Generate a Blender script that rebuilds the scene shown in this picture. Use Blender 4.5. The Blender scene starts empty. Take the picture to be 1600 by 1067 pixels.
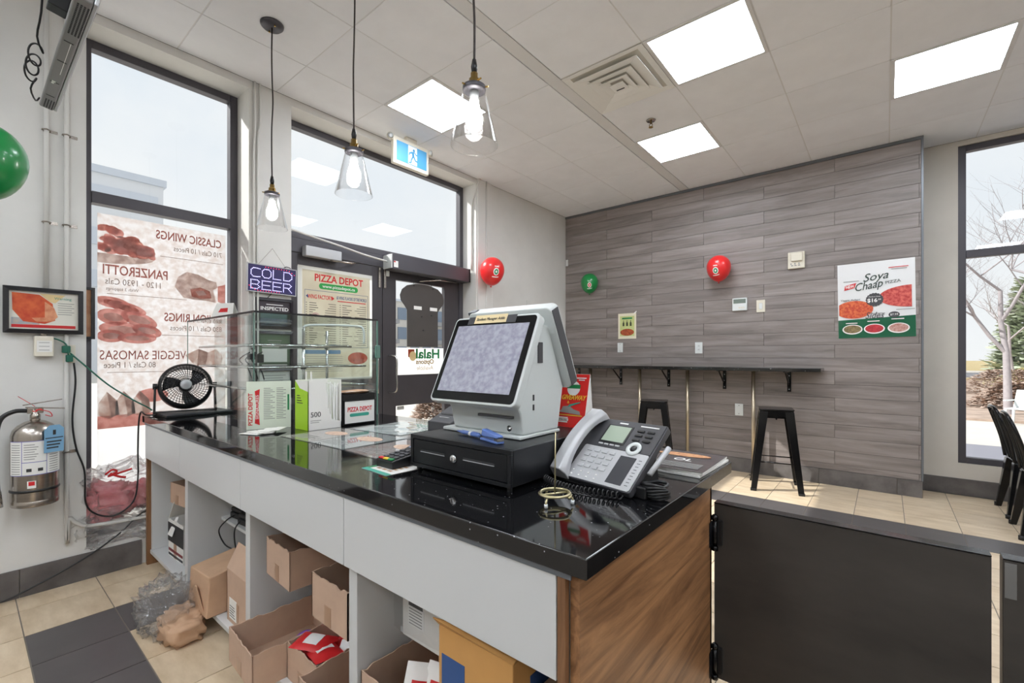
import bpy, math, random
from mathutils import Matrix, Vector, noise
rnd = random.Random(7)
SC = bpy.context.scene
C = SC.collection
PI = math.pi

def lin(c):
    return tuple(((v/255)/12.92 if v/255 <= .04045 else ((v/255+.055)/1.055)**2.4) for v in c[:3])

# ------------------------------------------------------------------ camera, sky, sun, exposure
cam_d = bpy.data.cameras.new('camera'); cam = bpy.data.objects.new('camera', cam_d); C.objects.link(cam)
cam_d.sensor_width = 36; cam_d.lens = 15.973; cam_d.shift_y = .01475; cam_d.clip_start = .02; cam_d.clip_end = 500
RV, FV = Vector((.7723, .6353, 0)), Vector((-.6353, .7723, 0))
m = Matrix.Identity(4)
m.col[0][:3] = RV; m.col[1][:3] = (0, 0, 1); m.col[2][:3] = -FV; m.col[3][:3] = (0, 0, 1.27)
cam.matrix_world = m
SC.camera = cam
vs = SC.view_settings
vs.view_transform = 'Standard'; vs.look = 'None'; vs.exposure = 0.0; vs.gamma = 1; vs.use_curve_mapping = False
SC.cycles.use_denoising = True
SC.cycles.max_bounces = 14; SC.cycles.diffuse_bounces = 10; SC.cycles.transparent_max_bounces = 24
SC.cycles.sample_clamp_indirect = 6; SC.cycles.caustics_reflective = False; SC.cycles.caustics_refractive = False

SKY_STRENGTH, SUN_STRENGTH, PANEL_STRENGTH = 1.05, 6.0, 22.5
world = bpy.data.worlds.new('sky'); SC.world = world; world.use_nodes = True
nt = world.node_tree; N = nt.nodes; L = nt.links; N.clear()
out = N.new('ShaderNodeOutputWorld'); bg = N.new('ShaderNodeBackground'); tc = N.new('ShaderNodeTexCoord')
sep = N.new('ShaderNodeSeparateXYZ'); ramp = N.new('ShaderNodeValToRGB'); nz = N.new('ShaderNodeTexNoise'); mx = N.new('ShaderNodeMixRGB')
cr = N.new('ShaderNodeValToRGB')
L.new(tc.outputs['Generated'], sep.inputs[0]); L.new(sep.outputs['Z'], ramp.inputs[0])
ramp.color_ramp.elements[0].position = 0; ramp.color_ramp.elements[0].color = (.93, .94, .95, 1)
ramp.color_ramp.elements[1].position = .75; ramp.color_ramp.elements[1].color = (.60, .73, .88, 1)
nz.inputs['Scale'].default_value = 2.2; nz.inputs['Detail'].default_value = 5
L.new(tc.outputs['Generated'], nz.inputs['Vector']); L.new(nz.outputs['Fac'], cr.inputs[0])
cr.color_ramp.elements[0].position = .34; cr.color_ramp.elements[1].position = .56
L.new(cr.outputs[0], mx.inputs[0]); L.new(ramp.outputs[0], mx.inputs[1]); mx.inputs[2].default_value = (.95, .96, .97, 1)
L.new(mx.outputs[0], bg.inputs[0]); bg.inputs[1].default_value = SKY_STRENGTH; L.new(bg.outputs[0], out.inputs[0])

sun_d = bpy.data.lights.new('sun', 'SUN'); sun_d.energy = SUN_STRENGTH; sun_d.angle = .01; sun_d.color = (1, .97, .92)
sun = bpy.data.objects.new('sun', sun_d); C.objects.link(sun)
sun.rotation_mode = 'QUATERNION'
sun.rotation_quaternion = Vector((1.0, .72, -.95)).to_track_quat('-Z', 'Y'); sun.location = (-8, -6, 9)

# ------------------------------------------------------------------ materials
MATS = {}
def mat(name, rgb, rough=.5, metal=0, var=0, scale=6, stretch=(1, 1, 1), bump=0, rgb2=None, spec=.5, emit=0, coat=0, rand=0, trans=0, detail=6):
    if name in MATS: return MATS[name]
    M = bpy.data.materials.new(name); M.use_nodes = True
    n = M.node_tree.nodes; l = M.node_tree.links; b = n['Principled BSDF']
    c = lin(rgb) + (1,)
    b.inputs['Base Color'].default_value = c; b.inputs['Roughness'].default_value = rough; b.inputs['Metallic'].default_value = metal
    b.inputs['Specular IOR Level'].default_value = spec; b.inputs['Coat Weight'].default_value = coat
    if emit:
        b.inputs['Emission Color'].default_value = c; b.inputs['Emission Strength'].default_value = emit
    if var or bump or rgb2:
        t = n.new('ShaderNodeTexCoord'); mp = n.new('ShaderNodeMapping'); z = n.new('ShaderNodeTexNoise')
        mp.inputs['Scale'].default_value = stretch
        z.inputs['Scale'].default_value = scale; z.inputs['Detail'].default_value = detail; z.inputs['Roughness'].default_value = .6
        l.new(t.outputs['Object'], mp.inputs[0])
        src = mp.outputs[0]
        if rand:
            oi = n.new('ShaderNodeObjectInfo'); ad = n.new('ShaderNodeVectorMath'); ad.operation = 'ADD'
            ml = n.new('ShaderNodeMath'); ml.operation = 'MULTIPLY'; ml.inputs[1].default_value = 37
            l.new(oi.outputs['Random'], ml.inputs[0]); l.new(mp.outputs[0], ad.inputs[0]); l.new(ml.outputs[0], ad.inputs[1]); src = ad.outputs[0]
        l.new(src, z.inputs['Vector'])
        r = n.new('ShaderNodeValToRGB')
        r.color_ramp.elements[0].position = .32; r.color_ramp.elements[1].position = .68
        lo = lin(rgb2) if rgb2 else tuple(v*(1-var) for v in c[:3]); hi = c[:3] if rgb2 else tuple(min(1, v*(1+var*.6)) for v in c[:3])
        r.color_ramp.elements[0].color = lo + (1,); r.color_ramp.elements[1].color = hi + (1,)
        l.new(z.outputs['Fac'], r.inputs[0]); colout = r.outputs[0]
        if rand:
            hs = n.new('ShaderNodeHueSaturation'); mr = n.new('ShaderNodeMapRange')
            mr.inputs['To Min'].default_value = 1-rand; mr.inputs['To Max'].default_value = 1+rand
            l.new(oi.outputs['Random'], mr.inputs[0]); l.new(mr.outputs[0], hs.inputs['Value']); l.new(colout, hs.inputs['Color']); colout = hs.outputs[0]
        l.new(colout, b.inputs['Base Color'])
        if bump:
            bp = n.new('ShaderNodeBump'); bp.inputs['Strength'].default_value = bump; bp.inputs['Distance'].default_value = .004
            l.new(z.outputs['Fac'], bp.inputs['Height']); l.new(bp.outputs[0], b.inputs['Normal'])
    MATS[name] = M
    return M

def mat_speckle(name, rgb, spot, rough=.06, scale=90, cut=.16):
    M = bpy.data.materials.new(name); M.use_nodes = True; n = M.node_tree.nodes; l = M.node_tree.links; b = n['Principled BSDF']
    t = n.new('ShaderNodeTexCoord'); v = n.new('ShaderNodeTexVoronoi'); r = n.new('ShaderNodeValToRGB'); v.inputs['Scale'].default_value = scale
    wn = n.new('ShaderNodeTexWhiteNoise'); g = n.new('ShaderNodeMath'); g.operation = 'GREATER_THAN'; g.inputs[1].default_value = .80
    mu = n.new('ShaderNodeMath'); mu.operation = 'MULTIPLY'; mx = n.new('ShaderNodeMixRGB')
    l.new(t.outputs['Object'], v.inputs['Vector']); l.new(v.outputs['Distance'], r.inputs[0]); l.new(v.outputs['Position'], wn.inputs['Vector'])
    r.color_ramp.elements[0].position = cut*.6; r.color_ramp.elements[0].color = (1, 1, 1, 1)
    r.color_ramp.elements[1].position = cut; r.color_ramp.elements[1].color = (0, 0, 0, 1)
    l.new(wn.outputs['Value'], g.inputs[0]); l.new(g.outputs[0], mu.inputs[0]); l.new(r.outputs[0], mu.inputs[1]); l.new(mu.outputs[0], mx.inputs[0])
    mx.inputs[1].default_value = lin(rgb)+(1,); mx.inputs[2].default_value = lin(spot)+(1,)
    l.new(mx.outputs[0], b.inputs['Base Color']); b.inputs['Roughness'].default_value = rough; b.inputs['IOR'].default_value = 1.75
    return M

def mat_wood(name, c1, c2, rough=.45, axis=(14, 1.0, 14), scale=2.2, rand=0, dist=2.5):
    M = bpy.data.materials.new(name); M.use_nodes = True; n = M.node_tree.nodes; l = M.node_tree.links; b = n['Principled BSDF']
    t = n.new('ShaderNodeTexCoord'); mp = n.new('ShaderNodeMapping'); mp.inputs['Scale'].default_value = axis
    z = n.new('ShaderNodeTexNoise'); z.inputs['Scale'].default_value = scale; z.inputs['Detail'].default_value = 9; z.inputs['Roughness'].default_value = .62; z.inputs['Distortion'].default_value = dist
    r = n.new('ShaderNodeValToRGB'); r.color_ramp.elements[0].position = .3; r.color_ramp.elements[1].position = .7
    r.color_ramp.elements[0].color = lin(c2)+(1,); r.color_ramp.elements[1].color = lin(c1)+(1,)
    l.new(t.outputs['Object'], mp.inputs[0]); src = mp.outputs[0]; col = r.outputs[0]
    if rand:
        oi = n.new('ShaderNodeObjectInfo'); ad = n.new('ShaderNodeVectorMath'); ad.operation = 'ADD'
        ml = n.new('ShaderNodeMath'); ml.operation = 'MULTIPLY'; ml.inputs[1].default_value = 53
        l.new(oi.outputs['Random'], ml.inputs[0]); l.new(src, ad.inputs[0]); l.new(ml.outputs[0], ad.inputs[1]); src = ad.outputs[0]
        hs = n.new('ShaderNodeHueSaturation'); mr = n.new('ShaderNodeMapRange'); mr.inputs['To Min'].default_value = 1-rand; mr.inputs['To Max'].default_value = 1+rand
        l.new(oi.outputs['Random'], mr.inputs[0]); l.new(mr.outputs[0], hs.inputs['Value']); l.new(col, hs.inputs['Color']); col = hs.outputs[0]
    l.new(src, z.inputs['Vector']); l.new(z.outputs['Fac'], r.inputs[0]); l.new(col, b.inputs['Base Color'])
    b.inputs['Roughness'].default_value = rough
    bp = n.new('ShaderNodeBump'); bp.inputs['Strength'].default_value = .15; bp.inputs['Distance'].default_value = .002
    l.new(z.outputs['Fac'], bp.inputs['Height']); l.new(bp.outputs[0], b.inputs['Normal'])
    return M

def mat_glass(name, tint=(1, 1, 1), refl=1.0, haze=0, hazecol=(1, 1, 1), ior=1.45, rough=.0, crumple=0):
    M = bpy.data.materials.new(name); M.use_nodes = True; n = M.node_tree.nodes; l = M.node_tree.links; n.clear()
    o = n.new('ShaderNodeOutputMaterial'); tr = n.new('ShaderNodeBsdfTransparent'); gl = n.new('ShaderNodeBsdfGlossy'); fr = n.new('ShaderNodeFresnel')
    mu = n.new('ShaderNodeMath'); mu.operation = 'MULTIPLY'; mu.inputs[1].default_value = refl; mx = n.new('ShaderNodeMixShader')
    tr.inputs[0].default_value = tuple(tint)+(1,); gl.inputs['Roughness'].default_value = rough
    ge = n.new('ShaderNodeNewGeometry'); mi = n.new('ShaderNodeMath'); mi.operation = 'MULTIPLY_ADD'      # same reflectance from both sides of the sheet
    mi.inputs[1].default_value = 1/ior-ior; mi.inputs[2].default_value = ior
    l.new(ge.outputs['Backfacing'], mi.inputs[0]); l.new(mi.outputs[0], fr.inputs[0])
    l.new(fr.outputs[0], mu.inputs[0]); l.new(mu.outputs[0], mx.inputs[0]); l.new(gl.outputs[0], mx.inputs[2])
    if crumple:
        t = n.new('ShaderNodeTexCoord'); z = n.new('ShaderNodeTexNoise'); z.inputs['Scale'].default_value = crumple; z.inputs['Detail'].default_value = 4; z.inputs['Distortion'].default_value = 1.5
        bp = n.new('ShaderNodeBump'); bp.inputs['Strength'].default_value = .9; bp.inputs['Distance'].default_value = .02
        l.new(t.outputs['Object'], z.inputs['Vector']); l.new(z.outputs['Fac'], bp.inputs['Height'])
        l.new(bp.outputs[0], gl.inputs['Normal']); l.new(bp.outputs[0], fr.inputs['Normal'])
    if haze:
        df = n.new('ShaderNodeBsdfDiffuse'); tl = n.new('ShaderNodeBsdfTranslucent'); m2 = n.new('ShaderNodeMixShader'); m3 = n.new('ShaderNodeMixShader')
        df.inputs[0].default_value = tuple(hazecol)+(1,); tl.inputs[0].default_value = tuple(hazecol)+(1,); m3.inputs[0].default_value = .5
        l.new(df.outputs[0], m3.inputs[1]); l.new(tl.outputs[0], m3.inputs[2])
        m2.inputs[0].default_value = haze; l.new(tr.outputs[0], m2.inputs[1]); l.new(m3.outputs[0], m2.inputs[2]); l.new(m2.outputs[0], mx.inputs[1])
    else:
        l.new(tr.outputs[0], mx.inputs[1])
    l.new(mx.outputs[0], o.inputs[0])
    return M

def mat_film(name, rgb, rgb2, scale=8, see=.15, trans=.8, detail=4):
    """printed sheet that lets daylight through"""
    M = bpy.data.materials.new(name); M.use_nodes = True; n = M.node_tree.nodes; l = M.node_tree.links; n.clear()
    o = n.new('ShaderNodeOutputMaterial'); t = n.new('ShaderNodeTexCoord'); z = n.new('ShaderNodeTexNoise'); r = n.new('ShaderNodeValToRGB')
    z.inputs['Scale'].default_value = scale; z.inputs['Detail'].default_value = detail
    r.color_ramp.elements[0].position = .38; r.color_ramp.elements[1].position = .62
    r.color_ramp.elements[0].color = lin(rgb2)+(1,); r.color_ramp.elements[1].color = lin(rgb)+(1,)
    df = n.new('ShaderNodeBsdfDiffuse'); tl = n.new('ShaderNodeBsdfTranslucent'); tr = n.new('ShaderNodeBsdfTransparent'); a = n.new('ShaderNodeMixShader'); b = n.new('ShaderNodeMixShader')
    l.new(t.outputs['Object'], z.inputs['Vector']); l.new(z.outputs['Fac'], r.inputs[0])
    for x in (df, tl, tr): l.new(r.outputs[0], x.inputs[0])
    a.inputs[0].default_value = trans; b.inputs[0].default_value = see
    l.new(df.outputs[0], a.inputs[1]); l.new(tl.outputs[0], a.inputs[2]); l.new(a.outputs[0], b.inputs[1]); l.new(tr.outputs[0], b.inputs[2]); l.new(b.outputs[0], o.inputs[0])
    return M

# ------------------------------------------------------------------ mesh builder
class MB:
    def __init__(s, xf=None): s.v = []; s.f = []; s.xf = xf
    def add(s, vs, fs):
        k = len(s.v)
        for p in vs:
            p = Vector(p); s.v.append(tuple(s.xf @ p) if s.xf is not None else tuple(p))
        s.f += [tuple(i+k for i in f) for f in fs]; return s
    def box(s, x0, x1, y0, y1, z0, z1):
        return s.add([(x0, y0, z0), (x1, y0, z0), (x1, y1, z0), (x0, y1, z0), (x0, y0, z1), (x1, y0, z1), (x1, y1, z1), (x0, y1, z1)],
                     [(0, 3, 2, 1), (4, 5, 6, 7), (0, 1, 5, 4), (1, 2, 6, 5), (2, 3, 7, 6), (3, 0, 4, 7)])
    def hexa(s, b, t):
        return s.add(list(b)+list(t), [(0, 3, 2, 1), (4, 5, 6, 7), (0, 1, 5, 4), (1, 2, 6, 5), (2, 3, 7, 6), (3, 0, 4, 7)])
    def prism(s, poly, z0, z1):
        n = len(poly)
        return s.add([(x, y, z0) for x, y in poly]+[(x, y, z1) for x, y in poly],
                     [tuple(range(n-1, -1, -1)), tuple(range(n, 2*n))]+[(i, (i+1) % n, n+(i+1) % n, n+i) for i in range(n)])
    def cyl(s, a, b, r, r2=None, n=14, caps=True):
        return s.tube([a, b], [r, r if r2 is None else r2], n, caps)
    def tube(s, pts, r, n=8, caps=True, closed=False):
        pts = [Vector(p) for p in pts]; m = len(pts); rr = r if isinstance(r, (list, tuple)) else [r]*m
        vs = []; u = None
        for i, p in enumerate(pts):
            if closed: d = pts[(i+1) % m]-pts[i-1]
            else: d = pts[min(i+1, m-1)]-pts[max(i-1, 0)]
            d = d.normalized() if d.length > 1e-9 else Vector((0, 0, 1))
            if u is None:
                u = d.cross(Vector((0, 0, 1)))
                if u.length < .1: u = d.cross(Vector((1, 0, 0)))
            else: u = u-d*u.dot(d)
            u.normalize(); w = d.cross(u)
            for k in range(n):
                a = 2*PI*k/n; vs.append(p+(u*math.cos(a)+w*math.sin(a))*rr[i])
        fs = []
        for i in range(m if closed else m-1):
            j = (i+1) % m
            for k in range(n): fs.append((i*n+k, i*n+(k+1) % n, j*n+(k+1) % n, j*n+k))
        if caps and not closed: fs += [tuple(range(n-1, -1, -1)), tuple((m-1)*n+k for k in range(n))]
        return s.add(vs, fs)
    def lathe(s, prof, n=24, xf=None, cap=True):
        vs = []; fs = []; m = len(prof)
        for r, z in prof:
            for k in range(n):
                a = 2*PI*k/n; p = Vector((r*math.cos(a), r*math.sin(a), z)); vs.append(xf @ p if xf is not None else p)
        for i in range(m-1):
            for k in range(n): fs.append((i*n+k, i*n+(k+1) % n, (i+1)*n+(k+1) % n, (i+1)*n+k))
        if cap: fs += [tuple(range(n-1, -1, -1)), tuple((m-1)*n+k for k in range(n))]
        return s.add(vs, fs)
    def blob(s, c, rad, seed=0, amp=.2, freq=2, n=26, m=16, sq=1.0, flat=None):
        vs = []; fs = []
        for j in range(m+1):
            th = PI*j/m
            for i in range(n):
                ph = 2*PI*i/n
                d = Vector((math.sin(th)*math.cos(ph), math.sin(th)*math.sin(ph), math.cos(th)))
                q = Vector([math.copysign(abs(v)**sq, v) for v in d])
                k = 1+amp*noise.noise(d*freq+Vector((seed*7.3, seed*3.1, seed)))+amp*.6*noise.noise(d*freq*2.7+Vector((seed, seed*5.1, 3)))
                p = Vector((c[0]+q.x*rad[0]*k, c[1]+q.y*rad[1]*k, c[2]+q.z*rad[2]*k))
                if flat is not None and p.z < flat: p.z = flat+.0005*(j % 3)
                vs.append(p)
        for j in range(m):
            for i in range(n): fs.append((j*n+i, (j+1)*n+i, (j+1)*n+(i+1) % n, j*n+(i+1) % n))
        return s.add(vs, fs)
    def grid(s, fn, nu, nv, thick=None):
        vs = [fn(i/nu, j/nv) for j in range(nv+1) for i in range(nu+1)]
        fs = [(j*(nu+1)+i, j*(nu+1)+i+1, (j+1)*(nu+1)+i+1, (j+1)*(nu+1)+i) for j in range(nv) for i in range(nu)]
        return s.add(vs, fs)
    def build(s, name, mt, parent=None, smooth=False, bevel=0, seg=2, solid=0):
        me = bpy.data.meshes.new(name); me.from_pydata(s.v, [], s.f); me.update()
        if mt: me.materials.append(mt)
        if smooth: me.polygons.foreach_set('use_smooth', [True]*len(me.polygons))
        o = bpy.data.objects.new(name, me); C.objects.link(o)
        if parent: o.parent = parent
        if solid:
            md = o.modifiers.new('thickness', 'SOLIDIFY'); md.thickness = solid
        if bevel:
            md = o.modifiers.new('bevel', 'BEVEL'); md.width = bevel; md.segments = seg; md.limit_method = 'ANGLE'; md.angle_limit = .7
            if not smooth:
                me.polygons.foreach_set('use_smooth', [True]*len(me.polygons)); md.harden_normals = True
        return o

def spline(pts, n=6):
    P = [Vector(p) for p in pts]; out = []
    for i in range(len(P)-1):
        a = P[max(i-1, 0)]; b = P[i]; c = P[i+1]; d = P[min(i+2, len(P)-1)]
        for k in range(n):
            t = k/n
            out.append(.5*((2*b)+(c-a)*t+(2*a-5*b+4*c-d)*t*t+(3*b-a-3*c+d)*t**3))
    return out+[P[-1]]
def T(x, y, z): return Matrix.Translation((x, y, z))
def R(a, ax): return Matrix.Rotation(a, 4, ax)
def frame(o, r, u):
    r = Vector(r).normalized(); u = Vector(u); u = (u-r*u.dot(r)).normalized(); n = r.cross(u)
    M = Matrix.Identity(4); M.col[0][:3] = r; M.col[1][:3] = u; M.col[2][:3] = n; M.col[3][:3] = o
    return M
def tag(o, label=None, cat=None, group=None, kind=None):
    if label: o['label'] = label
    if cat: o['category'] = cat
    if group: o['group'] = group
    if kind: o['kind'] = kind
    return o
XF = {}
def thing(name, label, cat, xf=(0, 0, 0), rotz=0, group=None, kind=None):
    o = bpy.data.objects.new(name, None); C.objects.link(o); o.empty_display_size = .05
    M = xf if isinstance(xf, Matrix) else T(*xf) @ R(rotz, 'Z')
    o.matrix_world = M; XF[o.name] = M
    return tag(o, label, cat, group, kind)
def mw(t): return MB(XF[t.name].inverted())      # builder taking world coordinates for a part of t
def dup(root, M, label=None):
    r = root.copy(); C.objects.link(r); r.matrix_world = M; XF[r.name] = M
    if label: r['label'] = label
    for ch in list(root.children):
        c = ch.copy(); C.objects.link(c); c.parent = r
        for g in list(ch.children):
            d = g.copy(); C.objects.link(d); d.parent = c
    return r
FIT = []
def text(t, body, x, y, h, mt, z=.002, w=None, name='lettering', align='CENTER', shear=0, bold=0, rot=0, mirror=False, ext=.0004):
    cu = bpy.data.curves.new(name, 'FONT'); cu.body = body; cu.size = h*1.38; cu.align_x = align; cu.align_y = 'CENTER'; cu.shear = shear; cu.offset = bold
    cu.extrude = ext; cu.resolution_u = 3; cu.materials.append(mt)
    o = bpy.data.objects.new(name, cu); C.objects.link(o); o.parent = t
    o.location = (x, y, z); o.rotation_euler = (0, PI if mirror else 0, rot)
    if w: FIT.append((o, w))
    return o
def ell(cx, cy, rx, ry, n=28, a0=0, a1=2*PI):
    full = abs(a1-a0) > 6.2
    return [(cx+rx*math.cos(a0+(a1-a0)*i/(n if full else n-1)), cy+ry*math.sin(a0+(a1-a0)*i/(n if full else n-1))) for i in range(n)]
def rc(x0, y0, x1, y1): return [(x0, y0), (x1, y0), (x1, y1), (x0, y1)]
def rrect(x0, y0, x1, y1, r, n=5):
    o = []
    for cx, cy, a in ((x1-r, y0+r, -PI/2), (x1-r, y1-r, 0), (x0+r, y1-r, PI/2), (x0+r, y0+r, PI)):
        for i in range(n+1):
            b = a+PI/2*i/n; o.append((cx+r*math.cos(b), cy+r*math.sin(b)))
    return o
def flat(t, name, poly, mt, z=.001, th=.0006): return MB().prism(poly, z, z+th).build(name, mt, t)
def lines(t, rows, mt, z=.0018, name='printed_lines', th=.0003):
    b = MB()
    for x0, y, x1, h in rows: b.prism(rc(x0, y-h/2, x1, y+h/2), z, z+th)
    o = b.build(name, mt, t); o['kind'] = 'stuff'; return o
def food(name, c1, c2, scale=40): return mat(name, c1, .6, rgb2=c2, scale=scale, detail=3)

# ------------------------------------------------------------------ palette
m_wall = mat('painted_wall', (212, 206, 197), .6, var=.05, scale=3)
m_wall_l = mat('painted_wall_pale', (220, 219, 216), .6, var=.05, scale=3)
m_ceil = mat('ceiling_tile', (242, 244, 249), .8, var=.03, scale=5, rand=.02)
m_grid = mat('ceiling_grid', (226, 226, 227), .6)
m_gap = mat('ceiling_gap', (120, 116, 112), .8)
m_dark = mat('dark_bronze_metal', (80, 78, 84), .42, metal=.3)
m_plank = mat_wood('grey_laminate', (158, 149, 146), (112, 104, 101), .5, axis=(.8, 9, 9), scale=1.6, rand=.06, dist=.6)
m_trim = mat('grey_trim', (112, 116, 122), .4, metal=.4)
m_base = mat('slate_tile', (104, 100, 99), .45, var=.35, scale=7, bump=.1, rand=.08)
m_floor = mat('tan_tile', (222, 203, 176), .38, rgb2=(198, 176, 146), scale=5, stretch=(1, 3, 1), bump=.25, rand=.05)
m_floord = mat('dark_tile', (86, 82, 82), .35, var=.12, scale=5, bump=.12, rand=.05)
m_grout = mat('grout', (132, 124, 114), .9)
m_quartz = mat_speckle('black_quartz', (13, 13, 15), (200, 200, 205))
m_white = mat('white_melamine', (208, 209, 209), .32)
m_walnut = mat_wood('walnut_laminate', (178, 130, 88), (104, 70, 44), .42, axis=(9, .7, 9), scale=1.7)
m_edge = mat_wood('walnut_edge', (150, 108, 74), (108, 74, 48), .5, axis=(9, 9, .8), scale=2)
m_black = mat('black_plastic', (22, 22, 24), .35)
m_blackm = mat('black_matte', (58, 54, 50), .5, var=.4, scale=2.2, stretch=(1, 1, 2.5), detail=9)
m_gloss = mat('black_gloss_metal', (16, 16, 18), .18, metal=.3)
m_chrome = mat('chrome', (205, 205, 205), .16, metal=1)
m_steel = mat('brushed_steel', (176, 168, 160), .25, metal=1, var=.1, scale=5, stretch=(1, 1, 30))
m_card = mat('cardboard', (194, 164, 142), .8, var=.08, scale=9)
m_cardi = mat('cardboard_inside', (172, 142, 120), .85, var=.1, scale=9)
m_tape = mat('packing_tape', (172, 138, 112), .3)
m_paper = mat('white_paper', (232, 231, 227), .6)
m_kraft = mat('kraft_paper', (196, 160, 130), .75, var=.08, scale=12, bump=.2)
m_red = mat('print_red', (206, 36, 40), .45)
m_green = mat('print_green', (22, 128, 72), .45)
m_ink = mat('print_ink', (48, 48, 50), .6)
m_grey = mat('grey_print', (150, 150, 148), .6)
m_whiteink = mat('print_white', (240, 240, 238), .5)
m_blue = mat('print_blue', (52, 86, 140), .5)
m_teal = mat('print_teal', (60, 160, 140), .5)
m_yellow = mat('print_yellow', (240, 200, 60), .5)
m_ivory = mat('ivory_plastic', (226, 220, 204), .45)
m_wp = mat('white_plastic', (222, 226, 226), .35)
m_posgrey = mat('pale_grey_plastic', (206, 211, 210), .38)
m_silver = mat('silver_plastic', (186, 187, 190), .38, metal=.15)
m_dgrey = mat('dark_grey_plastic', (66, 66, 70), .4)
m_brass = mat('brass', (196, 164, 98), .25, metal=1)
m_goldwire = mat('pale_gold_wire', (198, 188, 150), .38, metal=1)
m_glass = mat_glass('window_glass', (.97, .98, .98), refl=.55)
m_case = mat_glass('case_glass', (.955, .985, .975), refl=1.0)
m_caseedge = mat('case_glass_edge', (92, 128, 118), .2)
m_shade = mat_glass('shade_glass', (.992, .993, .995), refl=1.1, ior=1.45)
m_plastic = mat_glass('clear_plastic', (.99, .99, .99), refl=1.1, haze=.14, hazecol=(.95, .95, .95), rough=.12, crumple=22)
m_vinyl = mat_glass('clear_vinyl', (.95, .95, .95), refl=1.2, haze=.05, rough=.03)
m_panel = mat('light_panel', (240, 247, 255), .5, emit=PANEL_STRENGTH)
m_bulb = mat('bulb_glow', (255, 252, 248), .5, emit=55)
m_conduit = mat('painted_conduit', (212, 211, 207), .5)
# ------------------------------------------------------------------ room shell
XW, ZC, YF, YR = -3.53, 3.255, 5.49, 5.85
def struct(o, label): return tag(o, label, None, None, 'structure')

floor = struct(MB().box(-3.9, 4.7, -2.7, 6.0, -.06, -.003).build('floor', m_grout), 'tiled floor of tan squares crossed by dark grey bands')
TS = .313
tl = [MB().box(-TS/2+.0025, TS/2-.0025, -TS/2+.0025, TS/2-.0025, -.012, 0) for _ in (0, 1)]
tA = tl[0].build('tile', m_floor, floor); tB = tl[1].build('tile', m_floord, floor)
first = {0: tA, 1: tB}; placed = set()
for i in range(-16, 8):
    for j in range(-3, 18):
        cx = -.826+TS*(i+.5)+.0; cy = .186+TS*(j+.5)
        if cx < -3.65 or cy > 5.82 or cx > 1.5: continue
        dep = -.6353*cx+.7723*cy; r = .7723*cx+.6353*cy
        if dep < .5: continue
        px = 800+710*r/dep; py = 557+710*1.27/dep
        if px < -160 or px > 1760 or py > 1330: continue
        if -3.3 < cx < -.6 and .95 < cy < 1.5: continue        # under the counter body
        dark = (j == 0 and cx > -3.03) or (i == -8+1 and j in (1, 2)) or (j == 13)
        o = first[dark]
        if dark in placed:
            o = o.copy(); C.objects.link(o)
        placed.add(dark); o.location = (cx, cy, 0)

w = MB()
X0 = -3.80
w.box(X0, XW, -2.7, .46, 0, ZC); w.box(X0, XW, .46, 1.318, 0, .17); w.box(X0, XW, .46, 1.318, 3.20, ZC)
w.box(X0, XW, 1.318, 1.62, 0, ZC); w.box(X0, XW, 1.62, 3.66, 3.20, ZC); w.box(X0, XW, 3.66, 6.1, 0, ZC)
w.box(XW, XW+.02, 3.672, 3.90, 0, ZC)
struct(w.build('wall_left', m_wall_l), 'pale painted entrance wall with tall window and glazed double door')
w = MB()
w.box(X0, .515, YR, YR+.25, 0, ZC); w.box(.515, 4.45, YR, YR+.25, 0, .29); w.box(.515, 4.45, YR, YR+.25, 3.21, ZC); w.box(4.45, 4.7, YR, YR+.25, 0, ZC)
struct(w.build('wall_back', m_wall), 'beige painted rear wall around the tall window at right')
struct(MB().box(4.6, 4.85, -2.7, 6.1, 0, ZC).build('wall_right', m_wall), 'plain beige wall at the right side of the room')
struct(MB().box(-3.8, 4.85, -2.95, -2.7, 0, ZC).build('wall_front', m_wall), 'plain beige kitchen wall behind the viewer')

# feature wall: laminate planks on a slab
fw = struct(MB().box(XW+.001, .255, YF+.012, YR-.001, 0, ZC-.001).build('wall_feature', mat('plank_joint', (84, 76, 72), .8)), 'feature wall clad in grey wood-look laminate planks')
meshes = {}
z = 3.225
k = 0
seam0 = -.39
while z > .15:
    z1 = z; z0 = max(z-.1312, .15)
    xs = [XW+.003]
    s = seam0-(0 if k % 2 == 0 else .622)
    ss = sorted([s-1.244*q for q in range(0, 4)]+[s+1.244])
    for v in ss:
        if XW+.05 < v < .24: xs.append(v)
    xs.append(.247)
    for a, b in zip(xs, xs[1:]):
        key = (round(b-a, 3), round(z1-z0, 3))
        if key not in meshes:
            hw, hh = (b-a)/2-.0012, (z1-z0)/2-.0012
            meshes[key] = MB().box(-hw, hw, 0, .012, -hh, hh).build('plank', m_plank, fw, bevel=.0008, seg=1); o = meshes[key]
        else:
            o = meshes[key].copy(); C.objects.link(o)
        o.location = ((a+b)/2, YF+rnd.uniform(0, .0008), (z0+z1)/2)
    z = z0; k += 1
struct(MB().box(.247, .262, YF-.006, YR-.002, .15, ZC-.002).build('trim_1', m_trim), 'grey metal corner strip at the right end of the plank wall')
struct(MB().box(XW+.001, .247, YF-.006, YF+.012, 3.226, ZC-.001).build('trim_2', m_trim), 'grey metal strip along the top of the plank wall')

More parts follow.
